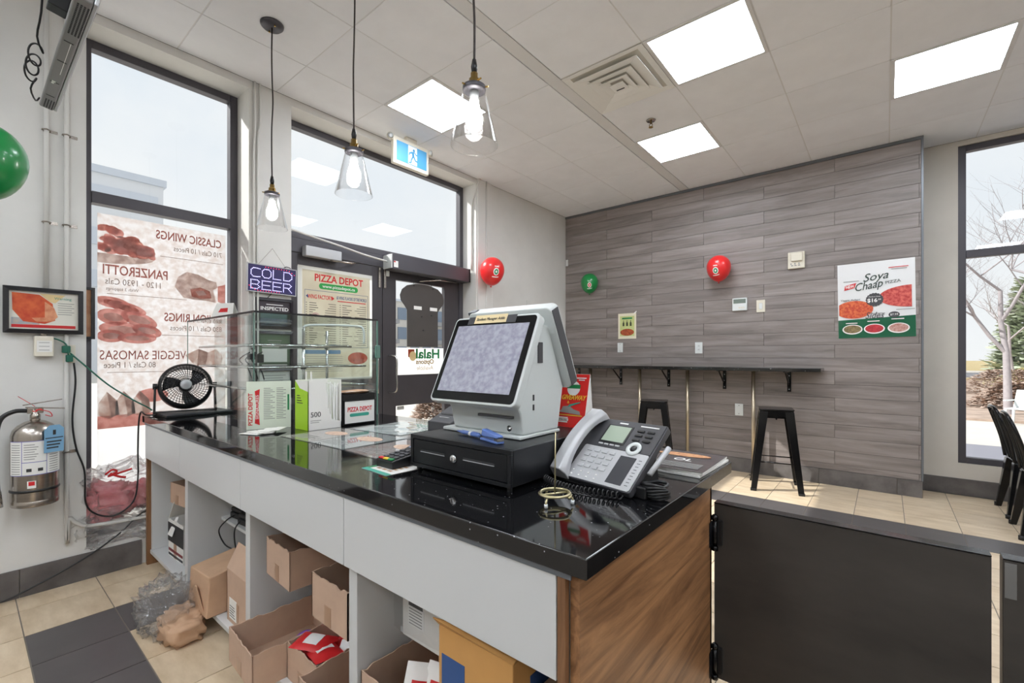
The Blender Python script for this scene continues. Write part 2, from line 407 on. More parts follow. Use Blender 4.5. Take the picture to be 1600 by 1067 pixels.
def base_run(name, label, pts_axis, a, b, fixed, h=.15, th=.012, sign=-1, step=.6):
    bb = None; parts = []
    x = a
    root = struct(MB().box(*( (a, b, fixed, fixed+.004*(-sign) , 0, h-.002) if pts_axis == 'x' and sign > 0 else (a, b, fixed-.004, fixed, 0, h-.002) if pts_axis == 'x' else (fixed, fixed+.004, a, b, 0, h-.002))).build(name, m_grout), label)
    while x < b-.01:
        e = min(x+step, b); g = .0015
        if pts_axis == 'x': q = MB().box(x+g, e-g, fixed-th, fixed-.004, 0, h)
        else: q = MB().box(fixed+.004, fixed+th, x+g, e-g, 0, h)
        q.build('tile', m_base, root, bevel=.001, seg=1); x = e
    return root
base_run('baseboard_left', 'slate grey tile skirting along the left wall', 'y', -1.0, .71, XW)
base_run('baseboard_feature', 'slate grey tile skirting below the plank wall', 'x', XW+.01, .255, YF)
base_run('baseboard_back', 'slate grey tile skirting below the right window', 'x', .264, 2.9, YR)
base_run('baseboard_door', 'slate grey tile skirting right of the entrance door', 'y', 3.91, YF-.02, XW)

# ceiling: tiles, wide tee, lights
ceil = struct(MB().box(-3.9, 4.85, -2.95, 6.1, ZC+.012, ZC+.07).build('ceiling', m_gap), 'suspended ceiling of large white tiles')
xs = [XW, -3.06, -2.48, -1.90]; xs2 = [-1.80, -1.19]+[-1.19+.6075*i for i in range(1, 10)]
ys = [2.12+.6145*i for i in range(-8, 7)]
ys = [y for y in ys if -2.95 < y < 5.8]
ys = ys+[YR]
cells = [(a, b) for a, b in zip(xs, xs[1:])]+[(a, b) for a, b in zip(xs2, xs2[1:])]
holes = {(1, 2.12): 'l3', (4, 2.7345): 'l1', (3, 3.963): 'l2', (5, 3.963): 'l4'}
light_cells = {}
tm = {}
def cell_of(x, y):
    for a, b in cells:
        if a <= x < b:
            for c, d in zip(ys, ys[1:]):
                if c <= y < d: return (a, b, c, d)
LIGHTS = [(-.88, 3.05, 'square ceiling light panel nearest the vent, large at top'), (-1.49, 4.27, 'square ceiling light panel beyond the sprinkler, near the plank wall'),
          (-2.77, 2.43, 'square ceiling light panel behind the exit sign, partly behind a pendant'), (.33, 4.27, 'square ceiling light panel at right above the window wall'),
          (1.55, 2.4, ''), (1.55, .2, ''), (.3, -1.6, ''), (-1.5, -1.6, ''), (3.2, .4, ''), (3.2, 3.2, ''), (-2.8, -1.6, ''), (3.2, -1.6, ''), (-1.5, -.4, ''), (.33, .8, '')]
lc = {cell_of(x, y): lab for x, y, lab in LIGHTS}
vent_c = cell_of(-1.49, 3.05)
for a, b in cells:
    for c, d in zip(ys, ys[1:]):
        if (a, b, c, d) in lc or (a, b, c, d) == vent_c: continue
        far = d < 0 or a > 1.3
        key = (round(b-a, 3), round(d-c, 3))
        g = .004
        if key not in tm:
            hx, hy = (b-a)/2-g, (d-c)/2-g
            tm[key] = MB().box(-hx, hx, -hy, hy, 0, .012).build('tile', m_ceil, ceil); o = tm[key]
        else:
            o = tm[key].copy(); C.objects.link(o)
        o.location = ((a+b)/2, (c+d)/2, ZC+rnd.uniform(0, .0015))
g = MB(); 
for a in [-3.06, -2.48]+xs2[1:]: g.box(a-.0045, a+.0045, -2.7, YR, ZC+.003, ZC+.012)
for c in ys[1:-1]:
    g.box(XW, -1.9, c-.0045, c+.0045, ZC+.003, ZC+.012); g.box(-1.8, 4.6, c-.0045, c+.0045, ZC+.003, ZC+.012)
o = g.build('grid_bars', m_grid, ceil); o['kind'] = 'stuff'
MB().box(-1.897, -1.803, -2.7, YR, ZC+.001, ZC+.012).build('wide_rail', m_grid, ceil)
POSN = ['above the right side of the dining floor', 'above the far right of the service side', 'above the service side right of the viewer', 'above the service side left of the viewer', 'along the right wall, near', 'along the right wall, beyond the gate', 'in the corner behind the viewer at left', 'in the corner behind the viewer at right', 'straight above the viewer at left', 'above the gate']
n = 0; un = 0
for (a, b, c, d), lab in lc.items():
    if not lab: lab = 'square flush ceiling light panel outside the picture, '+POSN[un]; un += 1
    n += 1
    t = thing('ceiling_light', lab, 'ceiling light', ((a+b)/2, (c+d)/2, ZC), 0, 'flush ceiling light panels')
    hx, hy = (b-a)/2-.004, (d-c)/2-.004
    f = MB(); q = .022
    f.box(-hx, hx, -hy, -hy+q, -.004, .012); f.box(-hx, hx, hy-q, hy, -.004, .012); f.box(-hx, -hx+q, -hy+q, hy-q, -.004, .012); f.box(hx-q, hx, -hy+q, hy-q, -.004, .012)
    f.build('frame', m_grid, t); MB().box(-hx+q, hx-q, -hy+q, hy-q, .001, .012).build('diffuser', m_panel, t)
# vent
a, b, c, d = vent_c
t = thing('air_vent', 'square white ceiling air diffuser with nested louvre rings', 'air vent', ((a+b)/2, (c+d)/2, ZC))
hx = min(b-a, d-c)/2-.004; m_vent = mat('vent_enamel', (240, 240, 238), .5)
def ring(r0, r1, z0, z1, th=.004):
    q = MB()
    for i in range(4):
        M = R(i*PI/2, 'Z'); P = lambda x, y, z: M @ Vector((x, y, z))
        q.hexa([P(-r0, -r0, z0), P(r0, -r0, z0), P(r1, -r1, z1), P(-r1, -r1, z1)], [P(-r0, -r0, z0+th), P(r0, -r0, z0+th), P(r1, -r1, z1+th), P(-r1, -r1, z1+th)])
    return q
ring(hx, hx-.045, -.004, .004).build('outer_frame', m_vent, t)
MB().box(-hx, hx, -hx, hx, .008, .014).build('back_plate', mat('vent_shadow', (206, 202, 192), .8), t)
for r0, r1, z0, z1 in ((.238, .160, -.020, -.002), (.165, .100, -.024, -.004), (.105, .050, -.028, -.008)): ring(r0, r1, z0, z1).build('louvre', m_vent, t, bevel=.001)
MB().box(-.052, .052, -.052, .052, -.032, -.028).build('centre_plate', m_vent, t, bevel=.002)
MB().box(-.03, .03, .02, .027, -.036, -.033).build('damper_slot', m_ink, t)
# sprinkler
t = thing('sprinkler', 'small brass sprinkler head on the ceiling beside the vent', 'sprinkler', (-1.524, 3.69, ZC))
MB().lathe([(.0, -.006), (.035, -.006), (.04, 0)], 20).build('escutcheon', m_steel, t, True)
q = MB().cyl((0, 0, -.006), (0, 0, -.03), .009, .009, 10); q.tube([(-.012, 0, -.03), (-.014, 0, -.045), (0, 0, -.055)], .003, 6); q.tube([(.012, 0, -.03), (.014, 0, -.045), (0, 0, -.055)], .003, 6)
q.build('frame_arms', mat('bronze', (120, 96, 70), .35, metal=1), t)
MB().lathe([(0, -.06), (.018, -.06), (.018, -.057), (0, -.057)], 14).build('deflector', m_brass, t)

# windows and doors
def framebox(b, x0, x1, y0, y1, z0, z1, wd):
    b.box(x0, x1, y0, y0+wd, z0, z1); b.box(x0, x1, y1-wd, y1, z0, z1); b.box(x0, x1, y0+wd, y1-wd, z0, z0+wd); b.box(x0, x1, y0+wd, y1-wd, z1-wd, z1)
    return b
FX0, FX1 = -3.80, -3.735
w1 = struct(framebox(MB(), FX0, FX1, .46, 1.318, .17, 3.20, .05).build('window_1', m_dark, bevel=.003), 'tall dark framed shop window left of the counter')
MB().box(FX0, FX1+.01, .51, 1.268, 2.21, 2.28).build('mullion', m_dark, w1, bevel=.003)
MB().box(-3.775, -3.769, .508, 1.27, 2.278, 3.152).build('pane', m_glass, w1)
MB().box(-3.775, -3.769, .508, 1.27, .218, 2.212).build('pane', m_glass, w1)
w2 = struct(framebox(MB(), FX0, FX1, 1.62, 3.66, 2.244, 3.20, .05).build('window_2', m_dark, bevel=.003), 'wide dark framed transom window over the double door')
MB().box(-3.775, -3.769, 1.668, 3.612, 2.292, 3.152).build('pane', m_glass, w2)
q = MB(); q.box(FX0, FX1, 1.62, 3.66, 2.13, 2.244); q.box(FX0, FX1, 3.60, 3.66, 0, 2.13)
struct(q.build('trim_3', m_dark, bevel=.003), 'dark metal head and jamb of the entrance door')
m_door = mat('door_bronze', (70, 67, 71), .4, metal=.25, var=.1, scale=4)
def leaf(name, label, y0, y1, g0, g1):
    b = MB(); x0, x1 = -3.79, -3.745
    b.box(x0, x1, y0, g0, .02, 2.125); b.box(x0, x1, g1, y1, .02, 2.125); b.box(x0, x1, g0, g1, 2.03, 2.125); b.box(x0, x1, g0, g1, .78, 1.085); b.box(x0, x1, g0, g1, .02, .24)
    d = struct(b.build(name, m_door, bevel=.002), label)
    MB().box(-3.772, -3.766, g0-.002, g1+.002, 1.083, 2.032).build('pane', m_glass, d); MB().box(-3.772, -3.766, g0-.002, g1+.002, .238, .782).build('pane', m_glass, d)
    return d
d1 = leaf('door_1', 'left leaf of the dark glazed entrance door', 1.625, 2.585, 1.77, 2.47)
d2 = leaf('door_2', 'right leaf of the dark glazed entrance door', 2.591, 3.597, 2.744, 3.385)
for d, y, e in ((d1, 2.53, -.05), (d2, 2.66, .03)):
    MB().tube(spline([(-3.745, y, .92), (-3.70, y+e*.5, .922), (-3.662, y+e, .95), (-3.66, y+e, 1.1), (-3.662, y+e, 1.25), (-3.70, y+e*.5, 1.278), (-3.745, y, 1.28)], 5), .0105, 8).build('handle', m_chrome, d, True)
for y in (2.55, 2.61): MB().box(-3.745, -3.73, y-.012, y+.012, 1.93, 2.12).build('flush_bolt', m_steel, d1 if y < 2.59 else d2, bevel=.003)
MB().box(-3.745, -3.732, 2.62, 2.66, 2.05, 2.13).build('sensor', m_wp, d2, bevel=.004)
MB().box(-3.748, -3.743, 2.76, 2.84, .74, .775).build('sticker', m_grey, d2)
w3 = MB(); wd = .055  # runs on unseen past the visible part, widened to admit more daylight
for a in ((.515, .515+wd, YR+.02, YR+.09, .29, 3.21), (4.45-wd, 4.45, YR+.02, YR+.09, .29, 3.21), (.515+wd, 4.45-wd, YR+.02, YR+.09, .29, .29+wd), (.515+wd, 4.45-wd, YR+.02, YR+.09, 3.21-wd, 3.21)): w3.box(*a)
for q_ in (2.4,): w3.box(q_-.03, q_+.03, YR+.02, YR+.09, .34, 3.16)
w3 = struct(w3.build('window_3', m_dark, bevel=.003), 'tall dark framed window at the right with bare trees outside')
MB().box(.57, 4.395, YR+.015, YR+.085, 2.175, 2.245).build('mullion', m_dark, w3, bevel=.003)
MB().box(.568, 4.397, YR+.05, YR+.056, 2.243, 3.157).build('pane', m_glass, w3); MB().box(.568, 4.397, YR+.05, YR+.056, .343, 2.177).build('pane', m_glass, w3)
# ------------------------------------------------------------------ service counter
ZT = .907
ct = thing('service_counter', 'long white open-shelf service counter with walnut end panel', 'counter', (-1.98, 1.2, 0))
def part(t, name, mt, *boxes, bevel=.0015, smooth=False):
    b = mw(t)
    for x in boxes: b.box(*x)
    return b.build(name, mt, t, bevel=bevel, smooth=smooth)
part(ct, 'end_panel', m_walnut, (-.464, -.443, .738, 1.575, 0, .865))
part(ct, 'side_strip', m_edge, (-3.502, -3.475, .725, 1.555, 0, .865))
part(ct, 'side_lining', m_white, (-3.474, -3.455, .745, 1.555, .09, .865))
part(ct, 'side_lining', m_white, (-.484, -.465, .745, 1.555, .09, .865))
part(ct, 'edge_strip', m_edge, (-.483, -.4645, .722, .7365, .0, .865))
for x in (-2.815, -2.02, -1.235): part(ct, 'divider', m_white, (x-.022, x+.022, .75, 1.555, .09, .865))
part(ct, 'bottom_shelf', m_white, (-3.474, -.465, .74, 1.555, .068, .09))
part(ct, 'back_panel', m_white, (-3.502, -.443, 1.556, 1.5745, 0, .865))
part(ct, 'toe_kick', m_black, (-3.474, -.465, .82, .835, 0, .067))
part(ct, 'upper_rail', m_white, (-3.474, -.465, .745, 1.60, .84, .865))
xs_ = [-3.502, -2.82, -2.02, -1.24, -.484]
for a, b in zip(xs_, xs_[1:]): part(ct, 'apron_panel', m_white, (a+.0015, b-.0015, .722, .7395, .651, .864))
part(ct, 'metal_rail', m_trim, (-3.50, -.45, .718, .7215, .855, .866), bevel=0)
for a, b in ((-3.454, -2.838), (-2.792, -2.043), (-1.997, -1.258), (-1.212, -.485)): part(ct, 'shelf', m_white, (a, b, .905, 1.555, .383, .40))
wt = MB().box(-3.527, -.413, .712, 1.702, .867, ZT).build('worktop', m_quartz, bevel=.003)
tag(wt, 'continuous glossy black speckled quartz worktop on the service counter', 'worktop')

def open_box(name, label, cat, M, w, d, h, mt=None, wall=.004, torn=True, flaps=(), seed=0, group=None):
    """open carton; local x across the front, y to the back, z up; origin at the front-left bottom corner"""
    mt = mt or m_card; r = random.Random(seed); t = thing(name, label, cat, M, group=group)
    n = 16 if torn else 1
    def wallpoly(L): return [(0, 0), (L, 0)]+[(L-L*i/n, h+(r.uniform(-.007, .003) if torn and 0 < i < n else 0)) for i in range(n+1)]
    def side(nm, poly, M2):
        q = MB(M2); q.prism(poly, 0, wall); return q.build(nm, mt, t)
    side('front_wall', wallpoly(w), T(0, wall, 0) @ R(PI/2, 'X'))
    side('back_wall', wallpoly(w), T(0, d, 0) @ R(PI/2, 'X'))
    side('side_wall', wallpoly(d), T(0, 0, 0) @ R(PI/2, 'Z') @ R(PI/2, 'X') @ T(0, 0, 0))
    side('side_wall', wallpoly(d), T(w-wall, 0, 0) @ R(PI/2, 'Z') @ R(PI/2, 'X'))
    MB().box(wall, w-wall, wall, d-wall, .001, wall).build('bottom', m_cardi, t)
    MB().box(w*.38, w*.56, -.0012, -.0002, h*.02, h*.45).build('tape', m_tape, t)
    for k, ang in flaps:
        L, hing = (w, R(PI/2, 'X')) if k in 'fb' else (d, None)
        if k == 'f': Mq = T(0, 0, h) @ R(PI/2-ang, 'X')
        elif k == 'b': Mq = T(0, d, h) @ R(PI/2-ang, 'X')
        elif k == 'l': Mq = T(0, 0, h) @ R(PI/2, 'Z') @ R(PI/2+ang, 'X')
        else: Mq = T(w, 0, h) @ R(PI/2, 'Z') @ R(PI/2-ang, 'X')
        q = MB(Mq); q.prism([(0.002, .001), (L-.002, .001), (L-.01, min(w, d)*.48), (.01, min(w, d)*.48)], 0, wall*.8); q.build('flap', mt, t)
    return t
SAUCE = []
def packet(M, label, seed, mt=None, s=1.0, lm=None):
    t = thing('snack_packet', label, 'packet', M)
    def fn(u, v):
        x = (u-.5)*.10*s; y = (v-.5)*.14*s; b = (1-abs(2*u-1)**3)*(1-abs(2*v-1)**4)
        return (x, y, .016*b+.004*noise.noise((u*5+seed, v*5, seed)))
    def fb(u, v): p = fn(1-u, v); return (p[0], p[1], -p[2]*.8)
    b = MB(); b.grid(fn, 8, 10); b.grid(fb, 8, 10); b.build('pouch', mt or m_red, t, True)
    lab = MB(); lab.grid(lambda u, v: (lambda p: (p[0], p[1], p[2]+.0012))(fn(.2+.6*u, .3+.4*v)), 5, 5); lab.build('printed_label', lm or m_whiteink, t, True)
    return t

G = 'brown cartons in the counter shelves'
open_box('carton', 'torn open brown carton on the upper shelf, left of its pair', 'carton', T(-1.925, .785, .4) @ R(-.05, 'Z'), .225, .33, .147, seed=1, group=G)
open_box('carton', 'torn open brown carton on the upper shelf, against the divider', 'carton', T(-1.49, .752, .4), .222, .33, .147, seed=2, group=G)
b3 = open_box('carton', 'wide empty open carton sticking out at floor level, leftmost of three', 'carton', T(-1.972, .665, .0905) @ R(-.06, 'Z'), .262, .33, .13, seed=3, group=G)
b4 = open_box('carton', 'low brown carton filled with red packets, middle of three', 'carton', T(-1.70, .765, .0905), .218, .30, .135, seed=4, group=G)
b5 = open_box('carton', 'low brown carton in front of the divider, rightmost of three', 'carton', T(-1.474, .70, .0905), .21, .30, .14, seed=5, group=G)
b6 = open_box('carton', 'brown open carton with red and white packets beside the divider', 'carton', T(-1.195, .752, .0905), .30, .30, .255, seed=6, group=G)
r2 = random.Random(3)
for i in range(7):
    M = T(-1.665+.15*r2.random(), .82+.2*r2.random(), .15+.012*i) @ R(r2.uniform(0, 6), 'Z') @ R(r2.uniform(-.5, .5), 'X')
    packet(M, 'red snack packet in the low middle carton, layer %s' % ['at the bottom', 'second from bottom', 'third from bottom', 'in the middle', 'third from top', 'second from top', 'on top'][i], i)
for i in range(3):
    packet(T(-1.02+.045*i, .83+.03*i, .32) @ R(.4-.3*i, 'Z') @ R(1.1, 'X') @ R(.5, 'Y'), ['striped red and white packet leaning in the carton, leftmost', 'striped red and white packet leaning in the carton, middle one', 'striped red and white packet leaning in the carton, rightmost'][i], i+20, mat('packet_white', (236, 234, 230), .35), 1.0, m_red)
t = thing('tape_roll', 'purple and white ring lying between the open cartons', 'tape', T(-1.76, .86, .15) @ R(.5, 'X') @ R(.3, 'Y'))
MB().lathe([(.034, -.008), (.044, -.008), (.044, .008), (.034, .008), (.034, -.008)], 28, cap=False).build('ring', mat('purple_plastic', (122, 72, 160), .35), t, True)
MB().lathe([(.029, -.0075), (.0335, -.0075), (.0335, .0075), (.029, .0075), (.029, -.0075)], 28, cap=False).build('core', m_whiteink, t, True)

# tall carton with an open flap, compartment two
tc_ = open_box('carton', 'tall worn brown carton with raised flap beside the paper parcel', 'carton', T(-2.29, .765, .0905), .235, .30, .23, seed=7, torn=False, flaps=(('f', .42), ('b', .2)), group=G)
MB().box(.03, .11, -.0016, -.0004, .02, .11).build('shipping_label', m_paper, tc_)
b = MB()
for i in range(5): b.box(.036, .036+.06*(1-.12*(i % 3)), -.0022, -.0017, .03+.011*i, .033+.011*i)
b.build('printed_lines', m_ink, tc_)['kind'] = 'stuff'
# paper parcel in a clear bag
t = thing('paper_parcel', 'folded brown paper parcel sitting in front of the tall carton', 'parcel', T(-2.60, .70, .091) @ R(.12, 'Z'))
MB().hexa([(0, 0, 0), (.25, -.03, 0), (.27, .24, 0), (.01, .24, 0)], [(.0, .01, .165), (.235, -.01, .175), (.25, .22, .21), (.02, .22, .195)]).build('wrapping', m_kraft, t, bevel=.006)
MB().hexa([(.02, -.002, .03), (.22, -.028, .03), (.21, -.024, .034), (.03, .002, .034)], [(.11, -.018, .11), (.13, -.020, .11), (.13, -.016, .114), (.11, -.014, .114)]).build('fold', m_kraft, t, bevel=.001)
pb = MB().blob((0, 0, 0), (.18, .10, .115), 4, .42, 3.2, 60, 40, .85, flat=-.085).build('plastic_bag', m_plastic, smooth=True)
pb.location = (-2.62, .615, .087); tag(pb, 'crumpled clear plastic bag on the floor in front of the parcel', 'plastic bag')
kr = MB().blob((0, 0, 0), (.11, .075, .055), 9, .35, 3, 28, 18, .6, flat=-.05).build('paper_wad', m_kraft, smooth=True)
kr.location = (-2.47, .64, .0515); tag(kr, 'crumpled brown paper inside the clear bag on the floor', 'paper')
# compartment one: printed carton and a small one on the shelf
t = open_box('printed_carton', 'white and black printed carton with torn lid in the left compartment', 'carton', T(-3.30, .79, .0905) @ R(.05, 'Z'), .24, .26, .22, mt=m_paper, seed=8, flaps=(('l', .5), ('b', .1)), group=G)
MB().box(.0, .24, -.002, -.0005, .09, .20).build('black_print', m_ink, t); MB().box(.01, .23, -.002, -.0005, .035, .05).build('red_print', mat('maroon_print', (120, 40, 44), .5), t); MB().box(.01, .23, -.002, -.0005, .01, .022).build('black_line', m_ink, t)
MB().hexa([(.05, -.02, .14), (.12, -.02, .14), (.12, -.017, .14), (.05, -.017, .14)], [(.06, .02, .23), (.10, .02, .24), (.10, .023, .24), (.06, .023, .23)]).build('torn_strip', m_paper, t)
open_box('carton', 'small tilted brown carton on the shelf of the left compartment', 'carton', T(-3.30, .80, .4005) @ R(.12, 'Z'), .19, .24, .12, seed=9, torn=False, group=G)
# black adapters on the shelf
for i, (x, y, rz) in enumerate(((-2.745, .93, .1), (-2.60, .915, .1))):
    t = thing('power_adapter', ['black power adapter on the shelf, farther from the divider', 'black power adapter on the shelf, nearer the divider'][i], 'adapter', (x, y, .401), rz, 'black power adapters')
    MB().box(0, .12, 0, .15, 0, .03).build('case_bottom', m_black, t, bevel=.006); MB().box(.002, .118, .002, .148, .032, .058).build('case_top', m_black, t, bevel=.01)
    MB().tube(spline([(.05, 0, .02), (.04, -.035, .0), (-.01, -.05, -.06), (.02, -.035, -.13), (.08, -.02, -.15)] if i == 0 else [(.03, 0, .02), (.04, -.03, -.01), (.05, -.035, -.07), (.07, -.03, -.14)]), .0035, 6).build('cord', m_black, t, True)
# compartment four: plastic wrapped carton, orange carton
t = thing('wrapped_carton', 'white carton under clear plastic wrap on the right shelf', 'carton', (-1.17, .862, .401))
MB().box(0, .30, .02, .3, 0, .24).build('box', m_paper, t, bevel=.003)
MB().box(.03, .105, .0185, .0195, .045, .125).build('label_sheet', m_whiteink, t)
for i in range(6): MB().box(.036, .096, .0172, .0182, .05+.009*i, .0525+.009*i).build('printed_line', m_grey, t)
MB().box(.034, .1, .0172, .0182, .105, .121).build('printed_block', m_ink, t)
MB().grid(lambda u, v: (-.03+u*.34, .01-.004*noise.noise((u*6, v*6, 2)), .02+v*.235+.012*noise.noise((u*4, v*2, 7))), 24, 16).build('plastic_wrap', m_vinyl, t, True)
m_or = mat('orange_carton', (204, 152, 88), .7, var=.06, scale=8)
t = thing('cutlery_carton', 'orange brown carton with blue label and fork symbol at the right end', 'carton', T(-.845, .745, .0905))
MB().box(0, .235, 0, .36, 0, .525).build('box', m_or, t, bevel=.003)
MB().hexa([(0, 0, .525), (.235, 0, .525), (.235, .003, .525), (0, .003, .525)], [(.0, -.02, .55), (.235, .05, .545), (.235, .053, .545), (.0, -.017, .55)]).build('flap', m_or, t)
MB().box(.012, .09, -.0012, -.0002, .14, .46).build('blue_label', m_blue, t)
b = MB()
for i in range(10): b.box(.02, .08-.02*(i % 3), -.0022, -.0013, .38-.022*i, .386-.022*i)
b.build('label_print', m_whiteink, t)['kind'] = 'stuff'
q = MB(); q.box(.107, .113, -.0014, -.0002, .25, .38); q.box(.103, .117, -.0014, -.0002, .38, .40)
for k in range(3): q.box(.103+.0055*k, .106+.0055*k, -.0014, -.0002, .40, .425)
q.build('fork_symbol', m_blue, t)
b = MB()
for i in range(4): b.box(.13, .215-.02*i, -.0014, -.0002, .43-.012*i, .433-.012*i)
b.build('printed_lines', m_ink, t)['kind'] = 'stuff'; MB().box(.2352, .2364, .06, .16, .2, .47).build('blue_label', m_blue, t)
c2 = thing('bottom_carton', 'brown carton deep in the right compartment behind the orange one', 'carton', T(-.60, .80, .0905))
MB().box(0, .105, 0, .36, 0, .44).build('box', m_card, c2, bevel=.003); MB().box(.03, .06, -.0012, -.0002, .0, .44).build('tape', m_tape, c2)

# ------------------------------------------------------------------ swing gate and black knee wall
t = thing('swing_gate', 'black half-height swing gate hinged to the walnut counter end', 'gate', (-.43, 1.62, .2))
MB().box(-.013, .63, -.018, .018, .0, .58).build('panel', m_blackm, t, bevel=.002)
MB().box(-.013, .63, -.02, .02, .5805, .584).build('top_edge', m_gloss, t, bevel=.001)
for z in (.066, .489):
    h = MB().cyl((-.005, -.040, z-.045), (-.005, -.040, z+.045), .0085, n=12).build('hinge', m_gloss, t, True)
    MB().box(-.0128, -.0112, -.075, -.040, z-.04, z+.04).build('leaf', m_black, h); MB().box(-.010, .014, -.034, -.0185, z-.04, z+.04).build('leaf', m_black, h)
    for s in (-1, 1): MB().lathe([(.0, -.006), (.011, -.006), (.011, .006), (.004, .012), (0, .012)], 12, T(-.005, -.040, z+s*.05)).build('knuckle', m_gloss, h, True)
t = thing('knee_wall', 'black half-height panel right of the gate with clear tape', 'panel', (.218, 1.62, 0))
MB().box(0, 1.4, -.02, .02, 0, .78).build('panel', m_blackm, t, bevel=.002)
MB().box(0, 1.4, -.022, .022, .7805, .784).build('top_edge', m_gloss, t, bevel=.001)
MB().grid(lambda u, v: (.003+u*.02, -.0225-.003*abs(noise.noise((u*3, v*8, 1))), .69+v*.085), 4, 12).build('clear_tape', mat_glass('tape_clear', (.9, .9, .9), haze=.35, hazecol=(.7, .7, .7), refl=2, rough=.1), t, True)
# ------------------------------------------------------------------ things on the worktop
Z = ZT+.0006
# cash drawer
cd = thing('cash_drawer', 'black metal cash drawer with central lock under the sales terminal', 'cash drawer', (-.975, 1.18, Z))
m_cd = mat('drawer_black', (28, 29, 32), .32, metal=.4, var=.15, scale=5)
part(cd, 'body', m_cd, (-1.185, -.765, .935, 1.44, .920, 1.021), bevel=.004)
part(cd, 'front_frame', m_cd, (-1.185, -.765, .925, .9345, .920, .931), (-1.185, -.765, .925, .9345, 1.008, 1.021), (-1.185, -1.172, .925, .9345, .931, 1.008), (-.778, -.765, .925, .9345, .931, 1.008), bevel=.001)
dr = part(cd, 'drawer_front', m_cd, (-1.170, -.780, .9265, .9345, .933, 1.006), bevel=.001)
for a, b in ((-1.135, -1.025), (-.945, -.825)):
    part(cd, 'slot', m_ink, (a, b, .9255, .927, .972, .977), bevel=0); part(cd, 'slot_lip', m_silver, (a, b, .9245, .9265, .970, .9718), bevel=0)
k = mw(cd); k.lathe([(0, 0), (.013, 0), (.013, .004), (.009, .007), (0, .007)], 18, T(-.985, .9265, .968) @ R(PI/2, 'X')); lk = k.build('lock', m_chrome, cd, True)
part(cd, 'keyhole', m_ink, (-.9862, -.9838, .9185, .9196, .963, .973), bevel=0)
for x in (-1.165, -.785):
    for y in (.945, 1.42): b = mw(cd); b.cyl((x, y, Z), (x, y, .921), .008, n=12); b.build('foot', m_black, cd)
# sales terminal
pt = thing('sales_terminal', 'pale grey touch screen sales terminal standing on the cash drawer', 'terminal', (-.99, 1.16, 1.0216))
part(pt, 'base', m_posgrey, (-1.17, -.832, 1.05, 1.262, 1.0218, 1.033), bevel=.004)
b = mw(pt); prof = [(1.07, 1.033), (1.255, 1.033), (1.285, 1.17), (1.20, 1.37), (1.135, 1.37), (1.03, 1.13), (1.055, 1.10)]
M = Matrix(((0, 0, 1, 0), (1, 0, 0, 0), (0, 1, 0, 0), (0, 0, 0, 1)))
b.xf = b.xf @ M; b.prism(prof, -1.135, -.835); b.build('stand', m_posgrey, pt, bevel=.006, seg=3)
Fs = frame((-.9875, .99, 1.13), (1, 0, 0), (0, .125, .27))
def inF(t, F): return MB(XF[t.name].inverted() @ F)
b = inF(pt, Fs); b.prism(rrect(-.182, -.004, .182, .302, .018), -.030, 0); b.build('screen_housing', m_posgrey, pt, bevel=.004)
b = inF(pt, Fs); b.prism(rrect(-.174, .004, .174, .294, .012), .0002, .0018); b.build('bezel', m_gloss, pt)
m_scr = bpy.data.materials.new('film_covered_screen'); m_scr.use_nodes = True; n_ = m_scr.node_tree.nodes; l_ = m_scr.node_tree.links; bs = n_['Principled BSDF']
t_ = n_.new('ShaderNodeTexCoord'); v_ = n_.new('ShaderNodeTexNoise'); v_.inputs['Scale'].default_value = 60; v_.inputs['Detail'].default_value = 3
rp = n_.new('ShaderNodeValToRGB'); rp.color_ramp.elements[0].color = lin((150, 150, 166))+(1,); rp.color_ramp.elements[1].color = lin((176, 177, 190))+(1,)
rp.color_ramp.elements[0].position = .35; rp.color_ramp.elements[1].position = .65
l_.new(t_.outputs['Object'], v_.inputs['Vector']); l_.new(v_.outputs['Fac'], rp.inputs[0]); l_.new(rp.outputs[0], bs.inputs['Base Color']); bs.inputs['Roughness'].default_value = .12
bp = n_.new('ShaderNodeBump'); bp.inputs['Strength'].default_value = .5; bp.inputs['Distance'].default_value = .003; l_.new(v_.outputs['Fac'], bp.inputs['Height']); l_.new(bp.outputs[0], bs.inputs['Normal'])
b = inF(pt, Fs); b.prism(rc(-.156, .032, .152, .268), .0020, .0026); b.build('display', m_scr, pt)
m_note = mat('cream_note', (232, 212, 166), .6)
b = inF(pt, Fs); b.prism(rc(-.085, .274, .055, .305), .0028, .0036); nt_ = b.build('paper_note', m_note, pt)
for q_ in (rc(-.115, .272, -.086, .300), rc(.056, .272, .095, .300)): b = inF(pt, Fs); b.prism(q_, .0028, .0034); b.build('dark_tape', m_dgrey, pt)
o = text(nt_, 'Student Manager Addo', 0, 0, .011, m_ink, w=.125, shear=.2); o.matrix_local = XF[pt.name].inverted() @ Fs @ T(-.015, .289, .0042)
Fr = frame((-.9875, 1.335, 1.185), (-1, 0, 0), (0, -.125, .255))
b = inF(pt, Fr); b.prism(rrect(-.182, 0, .182, .288, .022), -.046, 0); b.build('customer_display', m_posgrey, pt, bevel=.004)
b = inF(pt, Fr); b.prism(rrect(-.172, .01, .172, .278, .012), .0002, .0015); b.build('customer_screen', m_gloss, pt)
b = inF(pt, Fr); b.box(-.1835, -.1815, .008, .276, -.043, -.008); b.build('side_stripe', m_dgrey, pt)
b = inF(pt, Fr); b.box(.15, .184, .262, .2905, -.040, -.012); b.build('dark_corner', m_dgrey, pt, bevel=.002)
part(pt, 'card_slot', m_dgrey, (-1.0, -.86, 1.044, 1.056, 1.083, 1.091), bevel=.001)
part(pt, 'side_plate', m_dgrey, (-.836, -.832, 1.14, 1.165, 1.25, 1.315), bevel=.001)
